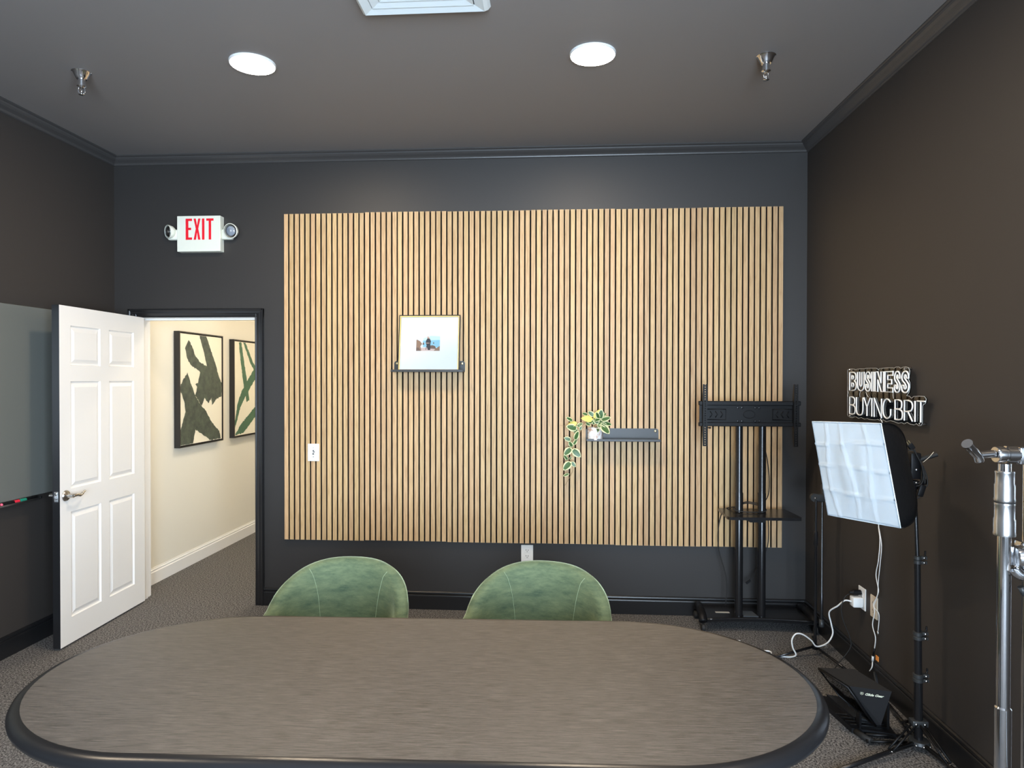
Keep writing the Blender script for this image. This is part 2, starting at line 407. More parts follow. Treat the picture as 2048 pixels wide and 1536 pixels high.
for ri, (z0, z1) in enumerate(rows):
    for a, b in cols:
        bm = NB(); w = .024; g = .0
        def lp(m_, y): return [Vector((a+m_, y, z0+m_)), Vector((b-m_, y, z0+m_)), Vector((b-m_, y, z1-m_)), Vector((a+m_, y, z1-m_))]
        ls = [lp(0, LT-.001), lp(.004, LT-.0095), lp(.012, LT-.0098), lp(.036, LT-.0015)]
        vs = [[bm.verts.new(q) for q in L_] for L_ in ls]
        for k in range(3):
            for j in range(4): bm.faces.new((vs[k][j], vs[k][(j+1) % 4], vs[k+1][(j+1) % 4], vs[k+1][j]))
        bm.faces.new(vs[3]); obj('panel', bm, m_white, dr)
# lever handle, latch
hz = .897; hx = LW-.047
bm = NB(); lathe(bm, [(.033, 0), (.033, .004), (.028, .010), (.013, .014), (.012, .05), (.0, .05)], 24, (hx, LT, hz), 'Y')
hd = obj('door_handle', bm, m_nickel, dr, smooth=35)
bm = NB(); tube(bm, smooth_path([(hx, LT+.045, hz), (hx-.03, LT+.052, hz+.002), (hx-.06, LT+.050, hz-.006), (hx-.09, LT+.046, hz+.006), (hx-.115, LT+.040, hz+.012)]), [.010]*6+[.0095]*6+[.008]*6+[.0065]*6+[.005], 10)
obj('lever', bm, m_nickel, hd)
bm = NB(); lathe(bm, [(.033, 0), (.033, -.004), (.028, -.010), (.013, -.014), (.012, -.05), (.0, -.05)], 20, (hx, 0, hz), 'Y')
tube(bm, smooth_path([(hx, -.045, hz), (hx-.05, -.052, hz), (hx-.11, -.042, hz+.01)]), .008, 8)
obj('back_handle', bm, m_nickel, dr, smooth=35)
bm = NB(); box(bm, LW+.001, LW+.0035, .010, .034, hz-.03, hz+.03, .001); lathe(bm, [(.009, 0), (.009, .002), (.0, .002)], 12, (LW+.0033, .022, hz+.018), 'X'); box(bm, LW+.003, LW+.013, .015, .029, hz-.012, hz+.010, .003, 2)
obj('latch_plate', bm, m_steel, dr)
for z in (.2, 1.0, 1.83):
    bm = NB(); lathe(bm, [(.006, 0), (.006, .09), (0, .09)], 10, (-.004, -.002, z), 'Z'); obj('hinge', bm, m_trim, dr)

# ------------------------------------------------------------------ slatted oak wall panel
PX0, PX1, PZ0, PZ1 = -1.8998, 1.519, .4778, 2.7635
NS = 89; SWD = .0290; PITCH_S = (PX1-PX0-SWD)/(NS-1)
sp = thing('slat_wall_panel', 'wide acoustic panel of pale oak slats on black felt, fixed to the back wall', 'wall panel', (PX0, D, PZ0))
bm = NB(); box(bm, .0, PX1-PX0, -.009, 0, .001, PZ1-PZ0-.001); obj('felt_backing', bm, m_felt, sp)
bm = NB(); box(bm, 0, SWD, -.030, -.009, 0, PZ1-PZ0, .0008)
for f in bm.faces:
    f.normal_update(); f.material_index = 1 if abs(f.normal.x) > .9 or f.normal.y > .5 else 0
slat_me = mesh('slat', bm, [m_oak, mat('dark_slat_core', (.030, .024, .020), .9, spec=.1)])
dzs = [0, .004, .001, .003, 0, .002, .003]
for i in range(NS):
    inst('slat', slat_me, sp, (i*PITCH_S+random.uniform(-.0006, .0006), 0, dzs[i*6//NS]-.002))
SF = D-.030     # front of the slats

# ------------------------------------------------------------------ ceiling lamps
def make_lamp(x, y, label, group, seen=True):
    t = thing('ceiling_light', label, 'light', (x, y, H), 0, group)
    bm = NB(); lathe(bm, [(.112, 0), (.112, -.006), (.110, -.010), (.1065, -.011), (.1062, -.006), (.1062, 0)], 40)
    obj('trim_ring', bm, m_wplastic, t, smooth=40)
    bm = NB(); lathe(bm, [(.1060, -.006), (.1060, -.0105), (.09, -.0125), (0, -.0135)], 40)
    obj('diffuser', bm, m_lamp, t, smooth=60, label='glowing warm white disc')
    return t
l1 = make_lamp(-1.515, 3.255, 'round flush ceiling light left of the air vent, above the framed photo', 'round ceiling lights')
l2 = copy_tree(l1, loc=(.178, 3.262, H), label='round flush ceiling light right of the air vent, above the potted vine')
copy_tree(l1, loc=(-2.45, 1.35, H), label='round flush ceiling light behind the camera on the left')
copy_tree(l1, loc=(1.0, 1.35, H), label='round flush ceiling light behind the camera on the right')

# sprinklers
def sprinkler(x, y, label):
    t = thing('sprinkler', label, 'sprinkler', (x, y, H), .5, 'fire sprinklers')
    bm = NB(); lathe(bm, [(.046, 0), (.046, -.002), (.040, -.006), (.030, -.030), (.024, -.038), (0, -.038)], 28); obj('escutcheon', bm, m_chrome, t, smooth=50)
    bm = NB(); lathe(bm, [(.017, -.03), (.017, -.066), (.022, -.068), (.022, -.074), (.014, -.078), (.010, -.082), (0, -.082)], 20); obj('body', bm, m_chrome, t, smooth=40)
    bm = NB()
    for s in (-1, 1): tube(bm, smooth_path([(s*.011, 0, -.078), (s*.015, 0, -.092), (s*.012, 0, -.106), (s*.003, 0, -.114)], 4), .003, 6)
    tube(bm, [(0, 0, -.08), (0, 0, -.112)], .0025, 6)
    obj('frame_arms', bm, m_chrome, t)
    bm = NB(); lathe(bm, [(0, -.113), (.014, -.114), (.015, -.1165), (0, -.117)], 16); obj('deflector', bm, m_chrome, t)
    return t
sprinkler(-2.439, 3.293, 'chrome fire sprinkler hanging near the left wall, above the open door')
sprinkler(1.024, 3.337, 'chrome fire sprinkler hanging near the right wall')

# ceiling air vent
vt = thing('air_vent', 'white square louvred air diffuser on the ceiling between the round lights', 'vent', (-.553, 2.5435, H))
def sqring(bm, s0, z0, s1, z1):
    A = [bm.verts.new(Vector((a*s0, b*s0, z0))) for a, b in ((-1, -1), (1, -1), (1, 1), (-1, 1))]
    B = [bm.verts.new(Vector((a*s1, b*s1, z1))) for a, b in ((-1, -1), (1, -1), (1, 1), (-1, 1))]
    for i in range(4): bm.faces.new((A[i], A[(i+1) % 4], B[(i+1) % 4], B[i]))
m_vent = mat('white_vent_enamel', (.82, .88, .88), .4)
bm = NB(); sqring(bm, .278, -.001, .268, -.020); sqring(bm, .268, -.020, .2535, -.034); sqring(bm, .2535, -.034, .2515, -.030); obj('vent_frame', bm, m_vent, vt)
for k in range(6):
    s = .2535-.040*k; z0 = -.034+.0040*k
    bm = NB(); sqring(bm, s-.001, z0, s-.037, z0+.008); sqring(bm, s-.037, z0+.008, s-.037, z0+.0095); sqring(bm, s-.037, z0+.0095, s-.001, z0+.002); sqring(bm, s-.001, z0+.002, s-.001, z0)
    obj('louvre', bm, m_vent, vt)
bm = NB(); box(bm, -.25, .25, -.25, .25, -.006, -.003); obj('vent_back', bm, mat('vent_shadow_grey', (.35, .37, .38), .7), vt)

# ------------------------------------------------------------------ exit sign
ex = thing('exit_sign', 'cream exit sign with red letters and two emergency lamps above the doorway', 'sign', (-2.505, D, 2.627))
bm = NB(); box(bm, -.157, .157, -.056, 0, -.125, .125, .003, 2); eb = obj('housing', bm, m_signbox, ex)
def P(a, b): return Vector((a, -.0575, b))
LZ0, LZ1 = -.043, .105; h = LZ1-LZ0
def letter(poly, x0, w):
    bm = NB(); prism(bm, [(x0+a*w, LZ0+b*h) for a, b in poly], P, (0, .0025, 0)); obj('letter', bm, m_red, ex)
letter([(0, 0), (1, 0), (1, .11), (.42, .11), (.42, .46), (.85, .46), (.85, .57), (.42, .57), (.42, .89), (1, .89), (1, 1), (0, 1)], -.093, .046)
letter([(0, 0), (.34, 0), (.5, .36), (.66, 0), (1, 0), (.68, .52), (1, 1), (.68, 1), (.5, .66), (.32, 1), (0, 1), (.32, .52)], -.035, .049)
letter([(0, 0), (1, 0), (1, 1), (0, 1)], .026, .017)
letter([(.33, 0), (.67, 0), (.67, .89), (1, .89), (1, 1), (0, 1), (0, .89), (.33, .89)], .057, .052)
for s, dx, dr_ in ((-1, -.212, (-.50, -.78, -.10)), (1, .236, (-.10, -.95, -.16))):
    bm = NB(); box(bm, min(s*.157, s*.235), max(s*.157, s*.235), -.046, -.006, -.040, .034, .012, 3); obj('lamp_bracket', bm, m_signbox, ex, smooth=40)
    dv = Vector(dr_).normalized(); c = Vector((dx, -.052, .016))
    R1 = .047 if s < 0 else .052
    bm = NB(); lathe(bm, [(0, -.038), (R1*.5, -.036), (R1*.85, -.018), (R1, .004), (R1, .014), (R1*.92, .016), (R1*.88, .008), (0, .002)], 28, c, dv); hdl = obj('lamp_head', bm, m_signbox, ex, smooth=40)
    bm = NB(); lathe(bm, [(R1*.86, .0115), (R1*.6, .006), (R1*.2, .0035), (0, .003)], 22, c, dv, smooth=False); obj('reflector', bm, m_refl, hdl)
    bm = NB(); lathe(bm, [(R1*.9, .0125), (R1*.55, .021), (0, .025)], 24, c, dv); obj('lens', bm, m_lens, hdl)
    bm = NB(); lathe(bm, [(0, .004), (.008, .004), (.008, .014), (0, .018)], 10, c, dv); obj('bulb', bm, m_wplastic, hdl)

# ------------------------------------------------------------------ wall plates
def duplex(bm, fn, zoff):
    pass
sw = thing('switch_plate', 'white cable wall plate mounted on the slats beside the doorway', 'wall plate', (-1.689, SF, 1.091))
bm = NB(); box(bm, -.041, .041, -.007, 0, -.061, .061, .003, 2); obj('plate', bm, m_wplastic, sw, smooth=40)
bm = NB()
for x, z, a, b in ((0, .014, .010, .006), (.003, .004, .014, .006), (-.001, -.010, .012, .008), (0, .032, .004, .003), (0, -.030, .006, .004)): box(bm, x-a/2, x+a/2, -.009, -.0065, z-b/2, z+b/2)
obj('socket', bm, m_slot, sw)
ol = thing('wall_outlet', 'white duplex outlet low on the back wall between the two green chairs', 'outlet', (-.192, D, .402))
def outlet(root, fx, mplate, w=.0415, hh=.058):
    """fx maps (across, out, up) boxes to axes: 'Y' plate on back wall, 'X' plate on right wall"""
    def B(bm, a0, a1, o0, o1, z0, z1, bev=0):
        if fx == 'Y': box(bm, a0, a1, -o1, -o0, z0, z1, bev)
        else: box(bm, -o1, -o0, a0, a1, z0, z1, bev)
    bm = NB(); B(bm, -w, w, 0, .006, -hh, hh, .002); obj('plate', bm, mplate, root)
    for z in (-.020, .020):
        bm = NB(); B(bm, -.016, .016, .005, .0075, z-.014, z+.014, .001); f = obj('receptacle', bm, mplate, root)
        bm = NB(); B(bm, -.009, -.006, .007, .0082, z-.001, z+.009); B(bm, .006, .009, .007, .0082, z-.001, z+.007); B(bm, -.002, .002, .007, .0082, z-.010, z-.005); obj('slot', bm, m_slot, f)
outlet(ol, 'Y', m_wplastic)
o2 = thing('wall_outlet', 'white outlet on the right wall with a charger cube plugged in', 'outlet', (XR, 3.755, .41)); outlet(o2, 'X', m_wplastic, .041, .060)
o3 = thing('wall_plate', 'beige cable plate on the right wall behind the dangling white cable', 'wall plate', (XR, 3.619, .408)); outlet(o3, 'X', m_ivory, .038, .058)

# ------------------------------------------------------------------ floating shelves
def shelf(name_label, x0, x1, z0, zt):
    t = thing('wall_shelf', name_label, 'shelf', ((x0+x1)/2, SF, z0), 0, 'small black wall shelves')
    w = (x1-x0)/2; hb = zt-z0; r = .018
    poly = [(-w, 0), (w, 0)]+[(w-r+r*math.cos(a), hb-r+r*math.sin(a)) for a in [i*PI/12 for i in range(0, 7)]]+[(-w+r-r*math.sin(a), hb-r+r*math.cos(a)) for a in [i*PI/12 for i in range(0, 7)]]
    bm = NB(); prism(bm, poly, lambda a, b: Vector((a, -.003, b)), (0, .003, 0)); obj('back_plate', bm, m_shelfm, t)
    bm = NB(); box(bm, -w, w, -.100, -.003, 0, .003); obj('tray', bm, m_shelfm, t)
    bm = NB(); box(bm, -w-.001, w+.001, -.104, -.099, -.001, .016, .002, 2); obj('front_lip', bm, m_shelfm, t)
    for s in (-1, 1):
        bm = NB(); lathe(bm, [(.0085, 0), (.0085, -.003), (.005, -.005), (0, -.005)], 16, (s*(w-.020), -.003, hb-.018), 'Y'); obj('screw', bm, m_brass, t, smooth=40)
    return t
shelf('small black metal shelf holding the framed photo', -1.116, -.622, 1.655, 1.731)
shelf('small black metal shelf holding the potted vine', .209, .698, 1.193, 1.273)

# framed photo, leaning back on the upper shelf
fw_, fh_ = .424, .392
lean = math.atan2(.060, fh_)
fp = thing('framed_photo', 'square gold and black framed photo with wide white mat, leaning on the shelf', 'picture', (-.862, SF-.088, 1.6595))
Ml = Matrix.Rotation(-lean, 4, 'X')
def fobj(name, bm, m, parent=None, label=None):
    bmesh.ops.transform(bm, matrix=Ml, verts=bm.verts[:]); return obj(name, bm, m, parent or fp, label=label)
a = fw_/2
bm = NB()
for x0, x1, z0, z1 in ((-a, -a+.006, 0, fh_), (a-.006, a, 0, fh_), (-a+.006, a-.006, 0, .006), (-a+.006, a-.006, fh_-.006, fh_)): box(bm, x0, x1, 0, .022, z0, z1)
fobj('frame', bm, m_artframe)
b = a-.006
bm = NB()
for x0, x1, z0, z1 in ((-b, -b+.007, .006, fh_-.006), (b-.007, b, .006, fh_-.006), (-b+.007, b-.007, .006, .013), (-b+.007, b-.007, fh_-.013, fh_-.006)): box(bm, x0, x1, .002, .02, z0, z1)
fobj('gold_fillet', bm, m_gold, label='gold inner edge of the frame')
bm = NB(); box(bm, -b, b, .012, .016, .006, fh_-.006); fobj('mat_board', bm, m_paper)
bm = NB(); box(bm, -b+.006, b-.006, .0075, .009, .012, fh_-.012); fobj('glass', bm, m_glass)
# the little print: two people on a rocky shore in front of the sea
pw, ph_ = .163, .109; px_, pz_ = -.008, .143
cols_ = dict(sky=(.62, .84, .93), sea=(.28, .58, .72), sand=(.72, .52, .45), rock=(.30, .17, .10), rock2=(.16, .09, .06), black=(.02, .02, .025), skin=(.62, .36, .26), pale=(.85, .9, .93))
pm_ = {k: mat('print_'+k, v, .5) for k, v in cols_.items()}; pk = list(cols_)
bm = NB(); lay = [0]
def flat(poly, key):
    lay[0] += 1; y = .0119-.00006*lay[0]
    vs = [bm.verts.new(Vector((px_+(u-.5)*pw, y, pz_+v*ph_))) for u, v in poly]
    f = bm.faces.new(vs); f.material_index = pk.index(key)
flat([(0, 0), (1, 0), (1, 1), (0, 1)], 'pale')
flat([(.30, .3), (1, .25), (1, .92), (.62, .96), (.3, .8)], 'sky')
flat([(.28, .25), (1, .2), (1, .70), (.28, .66)], 'sea')
flat([(0, 0), (1, 0), (1, .2), (.7, .16), (.45, .22), (.2, .2), (0, .3)], 'sand')
flat([(0, .0), (.22, .02), (.18, .3), (.25, .45), (.16, .62), (.04, .72), (0, .7)], 'rock')
flat([(.0, 0), (.2, 0), (.1, .22), (0, .2)], 'rock2')
flat([(.52, .15), (.86, .12), (.80, .30), (.70, .36), (.58, .34)], 'rock2')
flat([(.74, 0), (1, 0), (1, .32), (.9, .22), (.8, .1)], 'rock')
flat([(.26, .4), (.34, .38), (.33, .52), (.29, .56)], 'rock2'); flat([(.71, .45), (.76, .45), (.745, .56), (.72, .56)], 'rock2')
flat([(.41, .66), (.47, .80), (.56, .80), (.62, .62), (.60, .45), (.60, .06), (.50, .05), (.45, .25), (.42, .05), (.40, .08), (.44, .35), (.40, .5)], 'black')
flat([(.455, .80), (.465, .90), (.50, .93), (.53, .88), (.52, .80)], 'skin'); flat([(.52, .78), (.53, .86), (.56, .86), (.57, .78)], 'skin')
flat([(.405, .5), (.44, .47), (.56, .48), (.56, .51), (.44, .52)], 'skin')
fobj('photo_print', bm, [pm_[k] for k in pk], label='small colour print of two people in black on a rocky shore')

# potted trailing vine
pv = thing('potted_vine', 'trailing variegated vine in a small marbled white pot on the lower shelf', 'plant', (.268, SF-.055, 1.1965))
bm = NB(); lathe(bm, [(0, 0), (.046, 0), (.050, .004), (.050, .084), (.047, .086), (.044, .083), (.044, .070), (0, .070)], 32); obj('pot', bm, m_marble, pv, smooth=40)
bm = NB(); lathe(bm, [(.044, .071), (.02, .076), (0, .075)], 16); obj('soil', bm, m_soil, pv)
def leafmesh(name, wr, green):
    bm = NB(); nt = 8; ss = [-1, -.62, 0, .62, 1]
    grid = []
    for i in range(nt+1):
        t = i/nt; w = wr*math.sin(PI*t**.85)**.8 if 0 < t < 1 else 0.0
        row = [bm.verts.new(Vector((t, s*w, .10*abs(s)*w*1.2-.12*t*t))) for s in ss]; grid.append(row)
    for i in range(nt):
        for j in range(4):
            f = bm.faces.new((grid[i][j], grid[i+1][j], grid[i+1][j+1], grid[i][j+1])); f.smooth = True
            f.material_index = 0 if (j in (1, 2) and 0 < i < nt-1) else 1
    bmesh.ops.remove_doubles(bm, verts=bm.verts[:], dist=1e-5)
    ret = bmesh.ops.solidify(bm, geom=bm.faces[:], thickness=.012)
    return mesh(name, bm, [m_leaf if green else m_yleaf, m_cream if green else m_yleaf])
LM = {'g': leafmesh('leaf_green', .26, True), 'w': leafmesh('leaf_broad', .34, True), 'y': leafmesh('leaf_yellow', .27, False)}
leaves = [(360, 410, 258, 350, 'g', -.02), (430, 440, 262, 478, 'y', .01), (432, 535, 258, 488, 'w', -.02), (445, 540, 365, 590, 'g', 0), (425, 500, 515, 440, 'w', 0),
          (600, 315, 500, 283, 'g', .02), (700, 335, 598, 258, 'w', 0), (685, 388, 497, 360, 'y', -.03), (705, 375, 738, 255, 'y', -.01), (735, 300, 818, 224, 'y', .01),
          (790, 385, 812, 228, 'w', -.02), (775, 385, 733, 270, 'g', -.03), (800, 402, 958, 348, 'g', -.02), (820, 440, 980, 462, 'g', 0), (800, 470, 942, 604, 'w', -.035),
          (800, 440, 925, 505, 'g', -.01), (700, 400, 790, 380, 'g', -.03), (715, 565, 772, 545, 'g', -.055), (332, 712, 220, 672, 'w', -.01), (390, 715, 445, 565, 'g', -.02),
          (352, 822, 298, 730, 'w', -.01), (342, 832, 218, 948, 'w', -.02), (350, 850, 484, 980, 'w', -.02), (282, 1028, 218, 945, 'g', -.01), (332, 1050, 206, 1182, 'w', -.02),
          (335, 1050, 405, 1135, 'w', -.01), (304, 1242, 208, 1272, 'g', -.01), (840, 330, 890, 283, 'g', .02), (600, 445, 690, 405, 'g', -.02), (560, 440, 640, 480, 'g', -.02),
          (370, 790, 425, 690, 'g', 0), (345, 975, 298, 1015, 'g', 0), (700, 470, 650, 380, 'g', .0), (740, 470, 860, 380, 'g', .01), (760, 460, 690, 330, 'w', .01),
          (500, 470, 420, 440, 'g', .01), (470, 560, 500, 480, 'g', 0), (450, 620, 400, 690, 'g', 0), (740, 470, 820, 520, 'g', -.02)]
def pl(x, y, Y): return at(1100+x/7.877, 790+y/7.877, 1, Y)
for (x0, y0, x1, y1, k, dy) in leaves:
    Yb = 4.478; A = pl(x0, y0, Yb); B = pl(x1, y1, Yb+dy)
    ex_ = (B-A); L_ = ex_.length; ex_.normalize()
    nrm = Vector((random.uniform(-.3, .3), -1, random.uniform(.1, .6))); nrm = (nrm-ex_*nrm.dot(ex_)).normalized(); ey_ = nrm.cross(ex_)
    Mx = Matrix.Identity(4)
    for i in range(3): Mx[i][0] = ex_[i]*L_; Mx[i][1] = ey_[i]*L_; Mx[i][2] = nrm[i]*L_; Mx[i][3] = A[i]-pv.location[i]
    inst('leaf', LM[k], pv, mtx=Mx)
def vine(pts, r):
    bm = NB(); tube(bm, smooth_path([pl(x, y, 4.48+(.01 if i else .02)) for i, (x, y) in enumerate(pts)], 5), r, 6); obj('vine_stem', bm, m_stem, pv, world=True)
vine([(700, 560), (690, 470), (560, 435), (430, 440), (355, 412)], .0016)
vine([(710, 560), (680, 460), (540, 455), (470, 540), (440, 650), (390, 700), (365, 800), (350, 900), (335, 1050), (358, 1160), (335, 1250), (235, 1425)], .0014)
vine([(720, 560), (700, 480), (600, 460), (500, 540), (455, 660), (420, 740)], .0012)
vine([(720, 560), (730, 420), (760, 330)], .0014); vine([(725, 560), (780, 440), (900, 440)], .0014); vine([(715, 560), (690, 420), (640, 350)], .0014)
vine([(720, 560), (800, 520), (850, 690)], .0009); vine([(250, 1010), (200, 1030), (150, 1075)], .0009)
vine([(390, 700), (330, 715)], .0014); vine([(335, 1050), (285, 1025)], .0012); vine([(330, 1245), (300, 1243)], .0012); vine([(430, 440), (260, 488), (160, 475)], .0009)

# ------------------------------------------------------------------ hall art
def artwork(y0, y1, z0, z1, label, strokes, px_quad, mstroke):
    t = thing('canvas_art', label, 'painting', (HX0, (y0+y1)/2, (z0+z1)/2), 0, 'abstract canvases in the hall')
    hy, hz_ = (y1-y0)/2, (z1-z0)/2; dp = .05
    bm = NB()
    for a0, a1, c0, c1 in ((-hy, -hy+.010, -hz_, hz_), (hy-.010, hy, -hz_, hz_), (-hy+.01, hy-.01, -hz_, -hz_+.010), (-hy+.01, hy-.01, hz_-.010, hz_)): box(bm, 0, dp, a0, a1, c0, c1)
    obj('float_frame', bm, m_artframe, t)
    bm = NB(); box(bm, .001, dp-.006, -hy+.018, hy-.018, -hz_+.018, hz_-.018); box(bm, 0, .006, -hy+.01, hy-.01, -hz_+.01, hz_-.01, mi=1); obj('canvas', bm, [m_canvas, m_artframe], t)
    tl, tr, bl, br = px_quad
    def uv(x, y):
        u = (x-(tl[0]+bl[0])/2)/(tr[0]-tl[0]); yt = tl[1]+(tr[1]-tl[1])*u; yb = bl[1]+(br[1]-bl[1])*u
        return u, 1-(y-yt)/(yb-yt)
    bm = NB(); rnd = random.Random(5)
    lay = 0
    for poly in strokes:
        lay += 1; pts = []
        n = len(poly)
        for i in range(n):
            p0 = Vector(uv(*poly[i])); p1 = Vector(uv(*poly[(i+1) % n])); k = max(2, int((p1-p0).length/.02))
            for j in range(k):
                q = p0.lerp(p1, j/k)
                if j: q += Vector((rnd.uniform(-1, 1)*.006, rnd.uniform(-1, 1)*.006))
                q.x = min(max(q.x, .002), .998); q.y = min(max(q.y, .002), .998); pts.append(q)
        vs = [bm.verts.new(Vector((dp-.0055+.0002*lay, -hy+.018+(2*hy-.036)*q.x, -hz_+.018+(2*hz_-.036)*q.y))) for q in pts]
        f = bm.faces.new(vs); f.normal_update(); bmesh.ops.triangulate(bm, faces=[f], ngon_method='EAR_CLIP')
    s = obj('brush_strokes', bm, mstroke, t)
    return t
S1 = [[(1400, 478), (1378, 540), (1390, 610), (1410, 655), (1470, 712), (1490, 790), (1560, 760), (1590, 730), (1530, 680), (1470, 640), (1440, 590), (1420, 520)],
      [(1465, 440), (1512, 445), (1545, 560), (1575, 650), (1600, 745), (1620, 790), (1618, 890), (1585, 905), (1550, 955), (1545, 900), (1525, 940), (1500, 900), (1480, 960), (1440, 880), (1470, 720), (1515, 665), (1495, 560)],
      [(1392, 712), (1352, 800), (1350, 840), (1375, 940), (1380, 1000), (1350, 1130), (1345, 1243), (1425, 1230), (1440, 1130), (1480, 1160), (1535, 1210), (1612, 1198), (1600, 1140), (1550, 1080), (1500, 980), (1480, 960), (1440, 880), (1410, 790)],
      [(1470, 860), (1500, 830), (1590, 860), (1600, 820), (1500, 780), (1440, 800)]]
artwork(5.30, 6.02, 1.03, 2.0, 'framed abstract canvas with dark green brush strokes, nearer one in the hall', S1, ((1355, 430), (1625, 462), (1345, 1245), (1615, 1200)), m_strokes)
S2 = [[(1780, 500), (1800, 500), (1830, 700), (1850, 820), (1862, 930), (1840, 940), (1815, 800), (1795, 640)],
      [(1815, 500), (1832, 500), (1890, 640), (1960, 760), (1940, 770), (1870, 650)],
      [(1747, 1090), (1770, 950), (1800, 860), (1880, 730), (1960, 620), (1985, 650), (1900, 790), (1830, 900), (1790, 980), (1752, 1130)],
      [(1750, 1183), (1790, 1110), (1860, 1030), (1960, 930), (1975, 970), (1880, 1090), (1810, 1172)]]
artwork(6.235, 6.955, 1.03, 1.985, 'framed abstract canvas with crossing green strokes, farther one cut off by the door frame', S2, ((1752, 490), (2005, 515), (1745, 1190), (2000, 1160)), m_strokes2)
# hall ceiling lamps
h1 = thing('ceiling_light', 'round ceiling light in the hall beyond the doorway', 'light', (-2.0, 5.6, HZ))
bm = NB(); lathe(bm, [(.15, 0), (.15, -.02), (.13, -.03), (0, -.032)], 32); obj('diffuser', bm, m_hlamp, h1, smooth=60)
copy_tree(h1, loc=(-2.0, 7.6, HZ), label='round ceiling light at the far end of the hall')

# ------------------------------------------------------------------ glass board on the left wall
gb = thing('glass_board', 'long grey glossy marker board on the left wall, partly behind the door', 'marker board', (XL, 3.0, .90))
bm = NB(); box(bm, .006, .020, -1.4, 1.32, 0, 1.138, .002); obj('board', bm, m_board, gb)
bm = NB(); box(bm, .0, .006, -1.3, 1.2, .1, 1.0); obj('wall_mount', bm, m_black, gb)
tr_ = thing('marker_tray', 'thin metal pen tray along the bottom of the grey board', 'tray', (XL, 3.0, .885))
bm = NB(); box(bm, .0, .062, -1.3, .82, -.003, .0); box(bm, .059, .062, -1.3, .82, 0, .006); box(bm, 0, .003, -1.3, .82, 0, .014); obj('tray', bm, m_alu, tr_)
bm = NB(); box(bm, 0, .062, .82, .835, -.003, .012, .002); obj('end_cap', bm, m_black, tr_)
def marker(y0, y1, label, cap, tipcap):
    t = thing('marker_pen', label, 'marker', (XL+.045, y0, .8945), 0, 'markers on the board tray')
    L_ = y1-y0
    bm = NB(); lathe(bm, [(0, 0), (.008, 0), (.009, .004), (.009, L_*.70), (0, L_*.70)], 14, axis='Y'); obj('barrel', bm, m_plastic, t, smooth=40)
    bm = NB(); lathe(bm, [(.0, L_*.68), (.0098, L_*.68), (.0095, L_-.004), (.006, L_), (0, L_)], 14, axis='Y'); obj('cap', bm, cap, t, smooth=40)
    bm = NB(); lathe(bm, [(0, -.006), (.007, -.006), (.0085, 0), (.0085, .012), (0, .012)], 12, axis='Y'); obj('end_plug', bm, tipcap, t)
marker(3.555, 3.68, 'black marker pen with red cap on the board tray', m_redp, m_pinkp)
marker(3.41, 3.54, 'pink capped marker pen at the left picture edge on the tray', m_pinkp, m_pinkp)
t = thing('marker_pen', 'black marker pen with green cap on the board tray', 'marker', (XL+.045, 3.69, .8945), 0, 'markers on the board tray')
bm = NB(); lathe(bm, [(0, 0), (.0098, 0), (.0095, .036), (0, .036)], 14, axis='Y'); obj('cap', bm, m_greenp, t, smooth=40)
bm = NB(); lathe(bm, [(0, .034), (.009, .034), (.009, .118), (.006, .124), (0, .124)], 14, axis='Y'); obj('barrel', bm, m_plastic, t, smooth=40)

# ------------------------------------------------------------------ conference table
TZ = .762
tb = thing('conference_table', 'long dark wood conference table with rounded ends', 'table', (-.379, 1.892, 0), .027)
def outl(inset, n=96, a=1.115, b=.462, e=.499):
    pts = []
    for i in range(n):
        t_ = 2*PI*(i+.5)/n; x, y = math.cos(t_), math.sin(t_)
        pts.append((math.copysign(a-e, x)+x*(e-inset), y*(b-inset)))
    return pts
bm = NB()
prof = [(.030, TZ), (.021, TZ-.0006), (.012, TZ-.004), (.004, TZ-.011), (0, TZ-.020), (.001, TZ-.028), (.007, TZ-.036), (.018, TZ-.040), (.05, TZ-.041)]
rings = [[bm.verts.new(Vector((x, y, z))) for x, y in outl(i_)] for i_, z in prof]
n = len(rings[0])
f = bm.faces.new(rings[0]); f.material_index = 0
for k in range(len(rings)-1):
    for j in range(n):
        f = bm.faces.new((rings[k][j], rings[k][(j+1) % n], rings[k+1][(j+1) % n], rings[k+1][j])); f.smooth = True; f.material_index = 1
bm.faces.new(rings[-1][::-1]).material_index = 1
obj('tabletop', bm, [m_table, m_table_edge], tb)
for s in (-1, 1):
    bm = NB(); lathe(bm, [(0, .0), (.22, .0), (.22, .02), (.19, .03), (.17, .05), (.17, TZ-.045), (0, TZ-.045)], 32, (s*.60, 0, 0)); obj('pedestal', bm, m_table, tb, smooth=40)
bm = NB(); box(bm, -.45, .45, -.02, .02, .60, .70); obj('apron_beam', bm, m_table, tb)

